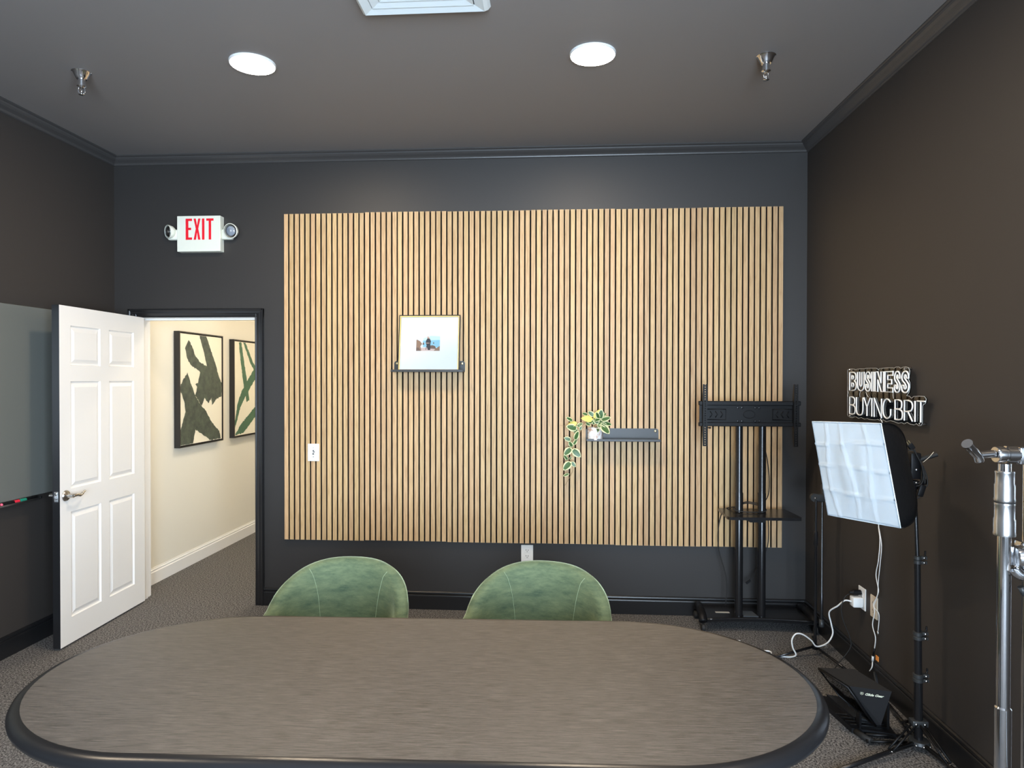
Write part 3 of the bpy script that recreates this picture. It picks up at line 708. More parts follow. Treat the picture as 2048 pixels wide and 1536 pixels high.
# ------------------------------------------------------------------ green tub chairs
def make_chair(label, loc, rotz):
    t = thing('tub_chair', label, 'chair', loc, rotz, 'green velvet tub chairs at the table')
    N = 56; amax = 2.55
    def plan(a, off):
        """a: 0 = back centre; returns xy on the shell with outward offset"""
        if abs(a) <= PI/2:
            x, y = (.284+off)*math.sin(a), (.242+off)*math.cos(a)
        else:
            k = (abs(a)-PI/2); x = math.copysign(.284+off-.030*k*k, a); y = -.26*k*.95
        return x, y
    def ztop(a):
        c = min(abs(a)/(PI/2), 1.7)
        return .797-.174*(1-math.cos(min(c, 1)*PI/2))**1.36-.058*max(0, c-1)
    bm = NB(); loops = []
    for i in range(N+1):
        a = -amax+2*amax*i/N; zt = ztop(a); sec = []
        th = .030
        flare = lambda z: -.10*max(0, zt-z)
        for off, z in ((th, .30), (th, .42), (th+.002, (.42+zt)/2), (th+.001, zt-.035), (th*.80, zt-.012), (th*.35, zt-.001), (-th*.35, zt-.001), (-th*.80, zt-.012), (-th-.001, zt-.035), (-th-.004, (.46+zt)/2), (-th, .44), (-th, .36), (-th, .30)):
            x, y = plan(a, off+flare(z)); sec.append(bm.verts.new(Vector((x, y, z))))
        loops.append(sec)
    for i in range(N):
        for j in range(len(loops[0])-1):
            f = bm.faces.new((loops[i][j], loops[i+1][j], loops[i+1][j+1], loops[i][j+1])); f.smooth = True
        bm.faces.new((loops[i][0], loops[i][-1], loops[i+1][-1], loops[i+1][0]))
    bm.faces.new(loops[0]); bm.faces.new(loops[-1][::-1])
    sh = obj('shell', bm, m_velvet, t)
    for s in (-1, 1):     # seams that split the back from the wings, and the piping seam on the rim
        bm = NB(); pts = []
        for k in range(13):
            z0 = .46+(k/12)*(.33)
            a = s*(.60+.17*(k/12)**3); zt = ztop(a); z = min(.46+(zt-.006-.46)*k/12, zt)
            off = -.0372-.10*max(0, zt-z)
            if k == 12: off = -.027
            x, y = plan(a, off); pts.append((x, y, z))
        tube(bm, smooth_path(pts, 3), .0010, 5); obj('seam', bm, m_seam, t)
    bm = NB(); pts = []
    for i in range(33):
        a = -1.35+2.7*i/32; zt = ztop(a); x, y = plan(a, .0235); pts.append((x, y, zt-.012))
    tube(bm, pts, .0011, 5); obj('rim_piping', bm, m_seam, t)
    # seat cushion
    bm = NB(); rr_ = []
    for ins, z in ((.03, .36), (.0, .38), (-.002, .42), (.01, .455), (.05, .47)):
        ring = []
        for i in range(40):
            a = 2*PI*i/40; x = math.copysign(abs(math.cos(a))**.75, math.cos(a))*(.235-ins); y = math.copysign(abs(math.sin(a))**.75, math.sin(a))*(.225-ins)-.03
            ring.append(bm.verts.new(Vector((x, y, z))))
        rr_.append(ring)
    for k in range(4):
        for j in range(40): bm.faces.new((rr_[k][j], rr_[k][(j+1) % 40], rr_[k+1][(j+1) % 40], rr_[k+1][j])).smooth = True
    bm.faces.new(rr_[0][::-1]); bm.faces.new(rr_[-1]); obj('seat_cushion', bm, m_velvet, t)
    bm = NB(); box(bm, -.24, .24, -.26, .22, .29, .36, .01); obj('seat_frame', bm, m_plastic, t)
    for sx in (-1, 1):
        for sy in (-1, 1):
            bm = NB(); tube(bm, [(sx*.25, sy*.24-.02, 0), (sx*.20, sy*.19-.02, .30)], [.012, .018], 10); obj('leg', bm, m_blackgloss, t)
    return t
ch = make_chair('green velvet tub chair nearer the doorway, behind the table', (-.925, 2.739, 0), -.054)
copy_tree(ch, loc=(-.078, 2.732, 0), rotz=-.193, label='green velvet tub chair nearer the television stand, behind the table')

# ------------------------------------------------------------------ television stand (no television on it)
tv = thing('television_stand', 'empty black rolling television stand with shelf and wall plate bracket', 'tv stand', (1.25, 4.36, 0))
def wbx(name, b, m=m_black, bev=0, parent=None, label=None, seg=1):
    bm = NB(); box(bm, *b, bev, seg); return obj(name, bm, m, parent or tv, world=True, label=label)
for x in (1.181, 1.324):
    bm = NB(); lathe(bm, [(0, .085), (.0255, .085), (.0255, .875), (.022, .885), (.022, 1.45), (0, 1.45)], 24, (x, 4.36, 0)); obj('column', bm, m_blackgloss, tv, world=True, smooth=40)
wbx('back_brace', (1.16, 1.345, 4.335, 4.345, 1.34, 1.45))
# bracket plate: rails, recessed middle, embossed chevrons, centre ring
mt = wbx('bracket_plate', (.915, 1.535, 4.300, 4.306, 1.33, 1.452))
for z0, z1 in ((1.443, 1.470), (1.310, 1.335)): wbx('rail', (.910, 1.540, 4.285, 4.312, z0, z1), m_plastic, .003, mt)
def plate_tube(name, pts, r, closed=False):
    bm = NB(); tube(bm, [(x, 4.2985, z) for x, z in pts], r, 6, closed); return obj(name, bm, m_plastic, mt, world=True)
for x0, x1 in ((.958, 1.080), (1.370, 1.492)): plate_tube('recess_frame', [(x0, 1.352), (x1, 1.352), (x1, 1.418), (x0, 1.418)], .0035, True)
for k in range(3):
    x = .985+k*.033; plate_tube('chevron', [(x-.004, 1.405), (x+.010, 1.385), (x-.004, 1.365)], .003)
    x = 1.465-k*.033; plate_tube('chevron', [(x+.004, 1.405), (x-.010, 1.385), (x+.004, 1.365)], .003)
plate_tube('ring', [(1.225+.036*math.cos(a), 1.386+.025*math.sin(a)) for a in [2*PI*i/28 for i in range(28)]], .0018, True)
for x in (1.155, 1.180, 1.262, 1.287):
    for z in (1.343, 1.428):
        bm = NB(); lathe(bm, [(0, -.010), (.006, -.009), (.008, -.004), (.008, 0)], 12, (x, 4.300, z), 'Y'); obj('bolt', bm, m_blackgloss, mt, world=True, smooth=40)
# two hook arms, the left one with a row of holes (real cut-outs: built from pieces)
def arm(x, flip):
    bm = NB(); z0, z1 = 1.186, 1.577; w = .013
    box(bm, x-w, x-.003, 4.262, 4.266, z0, z1); box(bm, x+.003, x+w, 4.262, 4.266, z0, z1)
    nh = 26; st = (z1-z0)/nh
    for i in range(nh): box(bm, x-.003, x+.003, 4.262, 4.266, z0+i*st, z0+i*st+st*.55)
    for s in (-1, 1):
        poly = [(4.266, z1), (4.266, z0), (4.272, z0), (4.292, z0+.09), (4.292, z1-.07), (4.272, z1)]
        prism(bm, poly, lambda a_, b_: Vector((x+s*(w-.001)-.001, a_, b_)), (.002, 0, 0))
    return bm
for x in (.943, 1.502): obj('hook_arm', arm(x, 0), m_black, tv, world=True)
bm = NB(); tube(bm, [(.956, 4.27, 1.302), (.972, 4.27, 1.302)], .003, 8); lathe(bm, [(0, 0), (.006, 0), (.006, .01), (0, .01)], 10, (.970, 4.27, 1.302), 'X'); obj('lock_screw', bm, m_black, tv, world=True)
# shelf
bm = NB(); prism(bm, [(1.074, 4.46), (1.066, 4.20), (1.076, 4.176), (1.505, 4.176), (1.516, 4.20), (1.500, 4.46)], lambda a_, b_: Vector((a_, b_, .740)), (0, 0, .018)); sh_ = obj('shelf', bm, m_blackgloss, tv, world=True)
wbx('shelf_bracket', (1.205, 1.300, 4.20, 4.34, .722, .740), m_black)
for x in (1.181, 1.324): 
    bm = NB(); lathe(bm, [(.027, .71), (.030, .712), (.030, .738), (.027, .74)], 20, (x, 4.36, 0)); obj('shelf_collar', bm, m_black, tv, world=True, smooth=40)
# base plate with curved front edge
bp = []
for i in range(17):
    x = .965+.66*i/16; k = (i/16-.5)*2; bp.append((x, 4.300+.030*(1-k*k)-.012))
bp += [(1.60, 4.56), (1.45, 4.585), (1.05, 4.585), (.975, 4.56)]
bm = NB(); prism(bm, bp, lambda a_, b_: Vector((a_, b_, .062)), (0, 0, .026)); obj('base_plate', bm, m_blackgloss, tv, world=True)
bm = NB(); tube(bm, [(x_, y_, .082) for x_, y_ in bp[:17]], .0085, 8); obj('base_edge', bm, m_blackgloss, tv, world=True)
bm = NB(); prism(bm, [(1.205, 4.335), (1.300, 4.335), (1.285, 4.43), (1.22, 4.43)], lambda a_, b_: Vector((a_, b_, .0885)), (0, 0, .004)); obj('cable_cover', bm, mat('grey_steel_cover', (.07, .08, .09), .35), tv, world=True)
wbx('sticker', (1.045, 1.135, 4.395, 4.418, .0885, .0893), mat('pale_sticker', (.45, .43, .38), .6), label='pale printed sticker on the base')
for x, s in ((.945, -1), (1.640, 1)):
    bm = NB(); tube(bm, smooth_path([(x+(.0 if s < 0 else -.012), 4.55, .060), (x+(.015 if s < 0 else -.015), 4.52, .098), (x+(.005 if s < 0 else -.006), 4.42, .105), (x, 4.33, .088), (x, 4.300, .060)], 5), [.016]*5+[.022]*5+[.027]*5+[.028]*5+[.023], 12); obj('side_leg', bm, m_plastic, tv, world=True)
    for y in (4.300, 4.535):
        bm = NB(); lathe(bm, [(0, -.014), (.014, -.0135), (.0235, -.009), (.025, 0), (.0235, .009), (.014, .0135), (0, .014)], 20, (x, y, .0250), 'X'); obj('caster', bm, m_rubber, tv, world=True, smooth=50)
# cables looped over the shelf of the television stand
def cable(name, label, pts, r, m, cat='cable', k=6, parent=None, group=None):
    bm = NB(); tube(bm, smooth_path(pts, k), r, 6)
    o = obj(name, bm, m, parent, world=parent is not None)
    if parent is None: tag(o, label, cat, group)
    return o
cable('power_cable', 'black cable coiled behind the columns on the television stand shelf and hanging to the floor', [(1.120, 4.44, .13), (1.125, 4.45, .30), (1.085, 4.48, .47), (1.080, 4.48, .62), (1.115, 4.485, .74), (1.175, 4.40, .782), (1.25, 4.425, .800), (1.33, 4.40, .786), (1.35, 4.35, .772), (1.32, 4.325, .765), (1.25, 4.31, .764), (1.18, 4.32, .766), (1.145, 4.36, .775), (1.19, 4.405, .790), (1.25, 4.43, .808), (1.34, 4.43, .80), (1.40, 4.48, .84), (1.415, 4.50, .94), (1.400, 4.50, 1.08), (1.372, 4.48, 1.19), (1.36, 4.42, 1.28)], .0035, m_rubber, k=5)
cable('power_cable', 'black cable hanging below the shelf between the stand columns', [(1.205, 4.40, .72), (1.25, 4.41, .690), (1.305, 4.40, .71), (1.34, 4.40, .73), (1.40, 4.48, .70), (1.405, 4.50, .5), (1.33, 4.50, .34), (1.285, 4.47, .290)], .0033, m_rubber)
bm = NB(); box(bm, -.008, .008, -.004, .004, -.018, .018, .002, mtx=Matrix.Translation((1.27, 4.46, .275)) @ Matrix.Rotation(.9, 4, 'Y')); tag(obj('cable_plug', bm, m_plastic), 'small black plug hanging between the stand columns', 'plug')

# ------------------------------------------------------------------ slim spare light stand in the corner
ls = thing('light_stand', 'slim black folding light stand in the right corner, left of the softbox', 'light stand', (1.516, 3.977, 0))
bm = NB(); lathe(bm, [(0, .04), (.0085, .04), (.0085, .64), (.012, .645), (.012, .72), (.0075, .725), (.0075, .905), (0, .905)], 14, (1.516, 3.977, 0)); obj('pole', bm, m_blackgloss, ls, world=True, smooth=40)
bm = NB(); lathe(bm, [(0, .19), (.009, .19), (.009, .34), (.0065, .345), (.0065, .985), (.004, 1.0), (0, 1.0)], 14, (1.572, 4.03, 0)); obj('folded_arm', bm, m_blackgloss, ls, world=True, smooth=40)
bm = NB(); box(bm, 1.508, 1.585, 3.985, 4.005, .892, .940, .008, 3); lathe(bm, [(.024, -.010), (.026, 0), (.024, .012)], 20, (1.512, 3.99, .918), 'Y'); obj('clamp', bm, m_shelfm, ls, world=True, smooth=40)
bm = NB(); lathe(bm, [(0, 0), (.006, 0), (.006, .004), (0, .005)], 12, (1.512, 3.976, .918), (0, -1, 0)); obj('bolt', bm, m_chrome, ls, world=True)
bm = NB(); box(bm, 1.562, 1.582, 4.0, 4.03, .90, .99, .004, 2); obj('clamp_block', bm, m_shelfm, ls, world=True)
bm = NB(); lathe(bm, [(0, .035), (.016, .035), (.016, .06), (.011, .065), (0, .065)], 16, (1.516, 3.977, 0)); obj('hub', bm, m_plastic, ls, world=True)
for p in ((1.255, 3.905), (1.615, 3.70), (1.60, 4.23)):
    bm = NB(); tube(bm, [(1.516+(p[0]-1.516)*.05, 3.977+(p[1]-3.977)*.05, .050), (p[0], p[1], .008)], .0075, 8); lg = obj('leg', bm, m_blackgloss, ls, world=True)
    bm = NB(); tube(bm, [(p[0]-(p[0]-1.516)*.05, p[1]-(p[1]-3.977)*.05, .011), (p[0]+(p[0]-1.516)*.02, p[1]+(p[1]-3.977)*.02, .009)], .009, 8); obj('rubber_foot', bm, m_rubber, lg, world=True)
bm = NB(); lathe(bm, [(0, .145), (.013, .147), (.015, .152), (.013, .190), (.0, .192)], 14, (1.572, 4.03, 0)); obj('spigot', bm, m_shelfm, ls, world=True)

# ------------------------------------------------------------------ softbox on its stand
sb = thing('softbox_light', 'white fronted softbox on a black tripod stand beside the right wall', 'studio light', (1.583, 3.0, 0))
TL, TR_, BR, BL = Vector((1.149, 3.063, 1.421)), Vector((1.308, 2.767, 1.433)), Vector((1.355, 2.704, 1.027)), Vector((1.196, 3.001, 1.015))
nrm = (TR_-TL).cross(BL-TL).normalized()
if nrm.y > 0: nrm = -nrm                                    # towards the room
apex = (TL+TR_+BR+BL)/4 - nrm*.335
n1, n2 = 42, 50
def fab(u, v):
    p = TL.lerp(TR_, u).lerp(BL.lerp(BR, u), v)
    bul = .010*math.sin(PI*u)*math.sin(PI*v)
    cre = 0
    for cu in (.18, .46, .74): cre += .0055*math.exp(-((u-cu-.04*math.sin(v*5+cu*9))/.012)**2)
    for cv in (.22, .47, .73): cre += .0055*math.exp(-((v-cv-.02*math.sin(u*4+cv*7))/.010)**2)
    cre += .0025*math.sin(23*u+9*v+2*math.sin(6*v))*math.sin(PI*v)*math.sin(PI*u)
    sag = .010*math.sin(PI*u)*(v**6)
    return p+nrm*(bul+cre+.002)+Vector((0, 0, sag*.3))
bm = NB(); g = [[bm.verts.new(fab(i/n1, j/n2)) for i in range(n1+1)] for j in range(n2+1)]
for j in range(n2):
    for i in range(n1): bm.faces.new((g[j][i], g[j][i+1], g[j+1][i+1], g[j+1][i])).smooth = True
bmesh.ops.solidify(bm, geom=bm.faces[:], thickness=.001)
obj('diffuser', bm, m_diff, sb, world=True, label='white creased front fabric')
# black shell bulging from the rim back to the lamp head
bm = NB(); NK = 14; rim = []
corners = [TL, TR_, BR, BL]
for c in range(4):
    for k in range(8): rim.append(corners[c].lerp(corners[(c+1) % 4], k/8))
cen = (TL+TR_+BR+BL)/4; loops = []
for k in range(NK+1):
    t_ = k/NK; sc_ = (1-t_**2.3)*.93+.07; dep = .325*math.sin(t_*PI/2)**1.0
    dep = .315*t_**.95; sc_ = max(.12, math.cos(t_*PI/2*.96)**.80)
    loops.append([bm.verts.new(cen+(p-cen)*sc_-nrm*(dep+.002)) for p in rim])
nr = len(rim)
for k in range(NK):
    for j in range(nr): bm.faces.new((loops[k][j], loops[k][(j+1) % nr], loops[k+1][(j+1) % nr], loops[k+1][j])).smooth = True
bm.faces.new(loops[-1]); obj('shell', bm, m_fabric, sb, world=True)
for c in range(4):
    bm = NB(); tube(bm, [loops_co for loops_co in [cen+(rim[c*8]-cen)*max(.12, math.cos(k/NK*PI/2*.96)**.80)*1.004-nrm*(.315*(k/NK)**.95+.002) for k in range(NK+1)]], .003, 6); obj('rib', bm, m_black, sb, world=True)
bm = NB(); tube(bm, [p-nrm*.001 for p in rim], .0020, 6, True); obj('rim_binding', bm, m_diff, sb, world=True, smooth=60)
px, py = 1.573, 3.03
hz0 = apex.z
bm = NB(); box(bm, px-.022, px+.022, py-.022, py+.018, hz0-.060, hz0+.055, .006, 2); hb = obj('lamp_head', bm, m_plastic, sb, world=True, smooth=40)
bm = NB(); box(bm, px-.020, px+.016, py-.020, py+.016, hz0-.105, hz0-.066, .005, 2); obj('swivel', bm, m_plastic, sb, world=True, smooth=40)
for z in (hz0-.018, hz0-.075):
    bm = NB(); lathe(bm, [(0, 0), (.006, 0), (.006, .002), (.003, .004), (0, .004)], 12, (px, py-.0215, z), (0, -1, 0)); obj('screw', bm, m_steel, sb, world=True)
bm = NB(); tube(bm, [Vector((px+.010, py-.01, hz0+.022)), Vector((1.655, 3.00, hz0+.052))], .010, 12); obj('handle', bm, m_rubber, sb, world=True, smooth=50)
bm = NB(); lathe(bm, [(0, .0), (.014, 0), (.014, .016), (0, .018)], 14, (px+.03, py-.005, hz0-.072), 'X'); obj('tilt_knob', bm, m_plastic, sb, world=True)
# plug and looped cord behind the head
q = at(1822, 893, 1, 3.0)
bm = NB(); box(bm, -.011, .011, -.008, .008, -.014, .014, .003, 2, mtx=Matrix.Translation(q) @ Matrix.Rotation(-.6, 4, 'Y')); pg = obj('plug', bm, m_plastic, sb, world=True)
for s in (-.005, .005):
    bm = NB(); box(bm, s-.001, s+.001, -.003, .003, .014, .028, mtx=Matrix.Translation(q) @ Matrix.Rotation(-.6, 4, 'Y')); obj('plug_pin', bm, m_brass, pg, world=True)
def c2(pts, Y): return [at(1780+x/6.4, 860+y/6.4, 1, Y) for x, y in pts]
for pts, Y in (([(310, 240), (345, 330), (400, 430), (440, 560), (448, 690)], 2.985), ([(235, 260), (300, 265), (350, 330), (395, 430), (430, 480), (470, 600), (480, 690), (455, 730)], 2.99), ([(395, 440), (415, 560), (405, 640), (370, 680), (335, 690)], 2.995), ([(405, 440), (430, 580), (415, 660), (380, 710), (335, 716)], 2.98), ([(380, 850), (335, 885)], 2.98)):
    bm = NB(); tube(bm, smooth_path(c2(pts, Y), 5), .0028, 6); obj('cord', bm, m_rubber, sb, world=True)
bm = NB(); tube(bm, smooth_path(c2([(420, 415), (500, 350), (560, 280)], 2.98), 5), .0012, 5); obj('tie', bm, m_ivory, sb, world=True)
q = at(1780+400/6.4, 860+775/6.4, 1, 2.98)
bm = NB(); box(bm, -.013, .013, -.008, .008, -.026, .026, .005, 2, mtx=Matrix.Translation(q) @ Matrix.Rotation(.3, 4, 'Y')); obj('inline_switch', bm, m_plastic, sb, world=True, smooth=40)
# stand
secs = [(.0085, hz0-.10, .825), (.0125, .825, .494), (.0155, .494, .310), (.0175, .310, .025)]
x_of = lambda z: 1.585-.012*z
for r_, za, zb in secs:
    bm = NB(); tube(bm, [(x_of(za), 3.0+.02*(za > 1), za), (x_of(zb), 3.0, zb)], r_, 14); obj('pole_section', bm, m_blackgloss, sb, world=True, smooth=50)
for z, w in ((.825, .0155), (.494, .019), (.310, .021)):
    x = x_of(z)
    bm = NB(); lathe(bm, [(w-.004, -.018), (w, -.016), (w, -.003), (w-.003, -.001), (w-.003, .001), (w, .003), (w, .016), (w-.004, .018)], 18, (x, 3.0, z)); box(bm, x+w-.004, x+w+.022, 2.990, 3.010, z-.018, z-.004, .002); box(bm, x+w-.004, x+w+.022, 2.990, 3.010, z+.003, z+.018, .002)
    cl = obj('clamp', bm, m_shelfm, sb, world=True, smooth=40)
    for dz in (-.011, .010):
        bm = NB(); lathe(bm, [(0, 0), (.0055, 0), (.0055, .003), (0, .004)], 10, (x+w+.008, 2.990, z+dz), (0, -1, 0)); obj('screw', bm, m_chrome, cl, world=True)
    bm = NB(); tube(bm, smooth_path([(x+w+.012, 3.012, z+.005), (x+w+.026, 3.018, z+.018), (x+w+.026, 3.018, z+.034)], 3), .004, 6); obj('lever', bm, m_plastic, cl, world=True)
x = x_of(.11)
bm = NB(); box(bm, x-.034, x+.034, 2.978, 3.02, .100, .128, .006, 2); cu = obj('upper_hub', bm, m_shelfm, sb, world=True, smooth=40)
for dx in (-.02, .016):
    bm = NB(); lathe(bm, [(0, 0), (.006, 0), (.006, .003), (0, .004)], 10, (x+dx, 2.978, .114), (0, -1, 0)); obj('bolt', bm, m_chrome, cu, world=True)
bm = NB(); lathe(bm, [(0, .020), (.040, .022), (.044, .030), (.040, .042), (.0, .044)], 24, (x_of(.03), 2.995, 0)); lh = obj('lower_hub', bm, m_shelfm, sb, world=True, smooth=40)
for dx, dy in ((-.03, -.035), (-.004, -.046), (.024, -.040)):
    bm = NB(); lathe(bm, [(0, 0), (.0045, 0), (.0045, .003), (0, .004)], 10, (x_of(.03)+dx, 2.995+dy, .032), (dx, dy, 0)); obj('bolt', bm, m_chrome, lh, world=True)
for ex_, ey_, bx, by in ((1.10, 2.76, 1.43, 2.925), (1.655, 2.66, 1.622, 2.84), (1.645, 3.46, 1.605, 3.17)):
    d_ = Vector((ex_-1.584, ey_-2.995, 0)).normalized()
    bm = NB(); tube(bm, [Vector((1.584, 2.995, .032))+d_*.035, (ex_, ey_, .010)], .0095, 8); lg = obj('leg', bm, m_blackgloss, sb, world=True)
    bm = NB(); tube(bm, [Vector((ex_, ey_, .011)), Vector((ex_, ey_, .0105))+d_*.02], .0105, 8); obj('rubber_foot', bm, m_rubber, lg, world=True)
    nd = Vector((-d_.y, d_.x, 0))*.010
    for s in (-1, 1):
        bm = NB(); tube(bm, [Vector((x, 3.0, .112))+d_*.024+nd*s, Vector((bx, by, .028))+nd*s], .0045, 6); obj('brace', bm, m_black, sb, world=True)
    bm = NB(); lathe(bm, [(0, 0), (.005, 0), (.005, .003), (0, .004)], 10, Vector((bx, by, .028))+Vector((0, -.012, .0)), (0, -1, 0)); obj('bolt', bm, m_chrome, lg, world=True)

# ------------------------------------------------------------------ teleprompter hood on the floor
tp = thing('teleprompter', 'black fabric teleprompter hood with rails lying on the carpet by the softbox stand', 'teleprompter', (1.42, 3.12, 0))
A_, B_, C_, D_ = Vector((1.235, 3.172, .268)), Vector((1.385, 3.170, .268)), Vector((1.452, 2.962, .262)), Vector((1.290, 3.000, .264))
def wq(name, quads, m, label=None, th=.003, sm=None):
    bm = NB()
    for qd in quads:
        bm.faces.new([bm.verts.new(Vector(p)) for p in qd])
    bmesh.ops.remove_doubles(bm, verts=bm.verts[:], dist=1e-4)
    finish(bm); bmesh.ops.solidify(bm, geom=bm.faces[:], thickness=th)
    return obj(name, bm, m, tp, world=True, label=label)
S1_, S2_ = at(1762, 1450, 1, 3.03), at(1752, 1450, 1, 3.04)          # lower tip of the side flap
K1_, K2_ = S1_+(B_-C_)*.9, S2_+(A_-D_)*.9
m_hood = mat('black_hood_fabric', (.012, .012, .013), .6); nz = noise(m_hood, 30, 3); bump(m_hood, nz.outputs[0], .2, .005)
wq('hood', [(A_, B_, C_, D_), (D_, C_, S1_, S2_), (C_, B_, K1_, S1_), (B_, A_, K2_, K1_)], m_hood)
off = Vector((-.012, -.012, 0))
F1 = [A_+off, D_+off, S2_+off*.5, Vector((1.33, 3.20, .13))]
bm = NB(); tube(bm, F1, .006, 8, True); obj('glass_frame', bm, m_black, tp, world=True)
wq('beam_splitter_glass', [(F1[0], F1[1], F1[2], F1[3])], m_glass, th=.002)
# printed emblem and lettering on the flap
fx = (C_-D_).normalized(); fn = (C_-D_).cross(S1_-D_).normalized()
if fn.y > 0: fn = -fn
fy = fn.cross(fx); fy = fy if fy.z > 0 else -fy
m_logo = mat('cream_print', (.80, .80, .62), .6)
def f3(px_, py_): return None
Lx0 = D_+(C_-D_)*.27; base_pt = Lx0+fy*(-.036)
bm = NB(); sw_ = .013
pts = [base_pt+fx*a_*sw_+fy*b_*sw_+fn*.0035 for a_, b_ in ((0, 1), (.5, 1.12), (1, 1), (1, .45), (.5, 0), (0, .45))]
tube(bm, pts, .0007, 5, True)
for a_ in (.33, .66): tube(bm, [base_pt+fx*a_*sw_+fy*.35*sw_+fn*.0035, base_pt+fx*a_*sw_+fy*.85*sw_+fn*.0035], .0007, 5)
lathe(bm, [(0, 0), (.0022, 0), (0, .0008)], 10, base_pt+fx*.5*sw_+fy*.7*sw_+fn*.003, fn)
em_ = obj('emblem', bm, m_logo, tp, world=True, label='small cream shield emblem')
fc = bpy.data.curves.new('brand_text', 'FONT'); fc.body = 'Glide Gear'; fc.size = .017; fc.extrude = .0003; fc.shear = .35; fc.offset = .0004; fc.space_character = .95
to = bpy.data.objects.new('tmp', fc); COL.objects.link(to); bpy.context.view_layer.update()
me_t = bpy.data.meshes.new_from_object(to.evaluated_get(bpy.context.evaluated_depsgraph_get())); bpy.data.objects.remove(to)
me_t.materials.clear(); me_t.materials.append(m_logo)
Mt = Matrix.Identity(4); o_ = base_pt+fx*.018+fy*.001+fn*.0040-Vector(tp.location)
zz = fx.cross(fy)
for i in range(3): Mt[i][0] = fx[i]; Mt[i][1] = fy[i]; Mt[i][2] = zz[i]; Mt[i][3] = o_[i]
lt = inst('lettering', me_t, tp, mtx=Mt); lt['label'] = 'cream script lettering on the hood'
# base plate, monitor tray, rods, grip
bm = NB(); prism(bm, [(1.30, 3.42), (1.345, 3.10), (1.52, 3.06), (1.545, 3.34)], lambda a_, b_: Vector((a_, b_, .006)), (0, 0, .022)); obj('base_tray', bm, m_plastic, tp, world=True)
bm = NB(); prism(bm, [(1.345, 3.38), (1.38, 3.16), (1.49, 3.13), (1.53, 3.32)], lambda a_, b_: Vector((a_, b_, .0285)), (0, 0, .02)); obj('monitor', bm, m_blackgloss, tp, world=True)
for k in range(4):
    bm = NB(); tube(bm, [(1.325+.008*k, 3.22-.032*k, .034), (1.50, 3.19-.03*k, .034)], .003, 6); obj('rib', bm, m_black, tp, world=True)
for p0_, p1_ in (((1.392, 3.070, .016), (1.56, 3.068, .016)), ((1.372, 3.015, .016), (1.545, 3.015, .016))):
    bm = NB(); tube(bm, [p0_, p1_], .0075, 10); obj('rod', bm, m_black, tp, world=True)
bm = NB(); tube(bm, [(1.362, 3.095, .016), (1.392, 3.010, .016)], .0135, 12); obj('foam_grip', bm, m_rubber, tp, world=True)
bm = NB(); box(bm, 1.375, 1.385, 3.09, 3.13, .020, .16, .002); obj('upright', bm, m_black, tp, world=True)
bm = NB(); box(bm, 1.50, 1.512, 3.10, 3.17, .02, .15, .002); obj('upright', bm, m_black, tp, world=True)
bm = NB(); tube(bm, smooth_path([(1.56, 3.27, .05), (1.565, 3.36, .16), (1.60, 3.42, .13), (1.61, 3.40, .04)], 5), .005, 6); obj('strap', bm, m_rubber, tp, world=True)

# ------------------------------------------------------------------ letter sign on the right wall
sg = thing('letter_sign', 'clear acrylic sign with white tube letters above the softbox', 'sign', (XR, 3.49, 1.53))
def sgp(x, y, X=XR-.030): return at(1680+x/10.78, 720+y/10.78, 0, X)
con = [(165, 225), (185, 200), (250, 190), (330, 200), (345, 215), (365, 196), (440, 190), (530, 192), (560, 180), (780, 175), (815, 195), (833, 218), (850, 185), (1000, 168), (1140, 165), (1168, 178), (1205, 152), (1270, 150), (1315, 180), (1350, 155), (1420, 145), (1480, 165), (1508, 230), (1500, 320), (1475, 400), (1508, 480), (1512, 600), (1490, 700), (1440, 770), (1500, 780), (1545, 825), (1590, 785), (1700, 780), (1820, 785), (1862, 840), (1850, 930), (1800, 965), (1785, 1000), (1780, 1360), (1750, 1415), (1700, 1418), (1650, 1372), (1600, 1400), (1520, 1385), (1450, 1345), (1385, 1378), (1330, 1350), (1260, 1366), (1170, 1330), (1090, 1305), (1000, 1330), (930, 1292), (870, 1312), (820, 1280), (750, 1295), (640, 1285), (590, 1262), (530, 1275), (460, 1240), (400, 1260), (340, 1222), (270, 1248), (190, 1225), (163, 1180), (163, 740), (180, 705), (163, 680)]
bm = NB(); prism(bm, con, lambda a_, b_: sgp(a_, b_), (.006, 0, 0)); obj('backboard', bm, m_acrylic, sg, world=True, label='clear scalloped acrylic sheet')
bm = NB(); tube(bm, [sgp(a_, b_)+Vector((-.0005, 0, 0)) for a_, b_ in con], .0012, 5, True); obj('cut_edge', bm, mat('frosted_acrylic_edge', (.55, .55, .53), .3), sg, world=True, label='pale cut edge of the acrylic')
XT = XR-.035
def place(pts, y0, y1, z0, z1): return [Vector((XT, y0+(y1-y0)*a_, z0+(z1-z0)*b_)) for a_, b_ in pts]
def sm2(pts, k=4): return [(v.x, v.y) for v in smooth_path([(a_, b_, 0) for a_, b_ in pts], k)]
TUBE_R = .0037
def sletter(loops, y0, y1, z0, z1):
    bm = NB(); s_ = .0045
    for pts, closed in loops: tube(bm, place(pts, y0-s_, y1+s_, z0+s_, z1-s_), TUBE_R, 7, closed)
    obj('letter', bm, m_tube, sg, world=True, smooth=60)
Bo = ([(0, 0), (0, 1), (.5, 1)]+sm2([(.5, 1), (.85, .93), (.95, .76), (.88, .60), (.70, .53), (.92, .44), (1, .26), (.88, .07), (.5, 0)])[1:-1]+[(.5, 0)], True)
Bi1 = ([(.32, .62), (.32, .82), (.52, .80), (.60, .72), (.52, .64)], True); Bi2 = ([(.32, .2), (.32, .42), (.55, .40), (.64, .30), (.55, .21)], True)
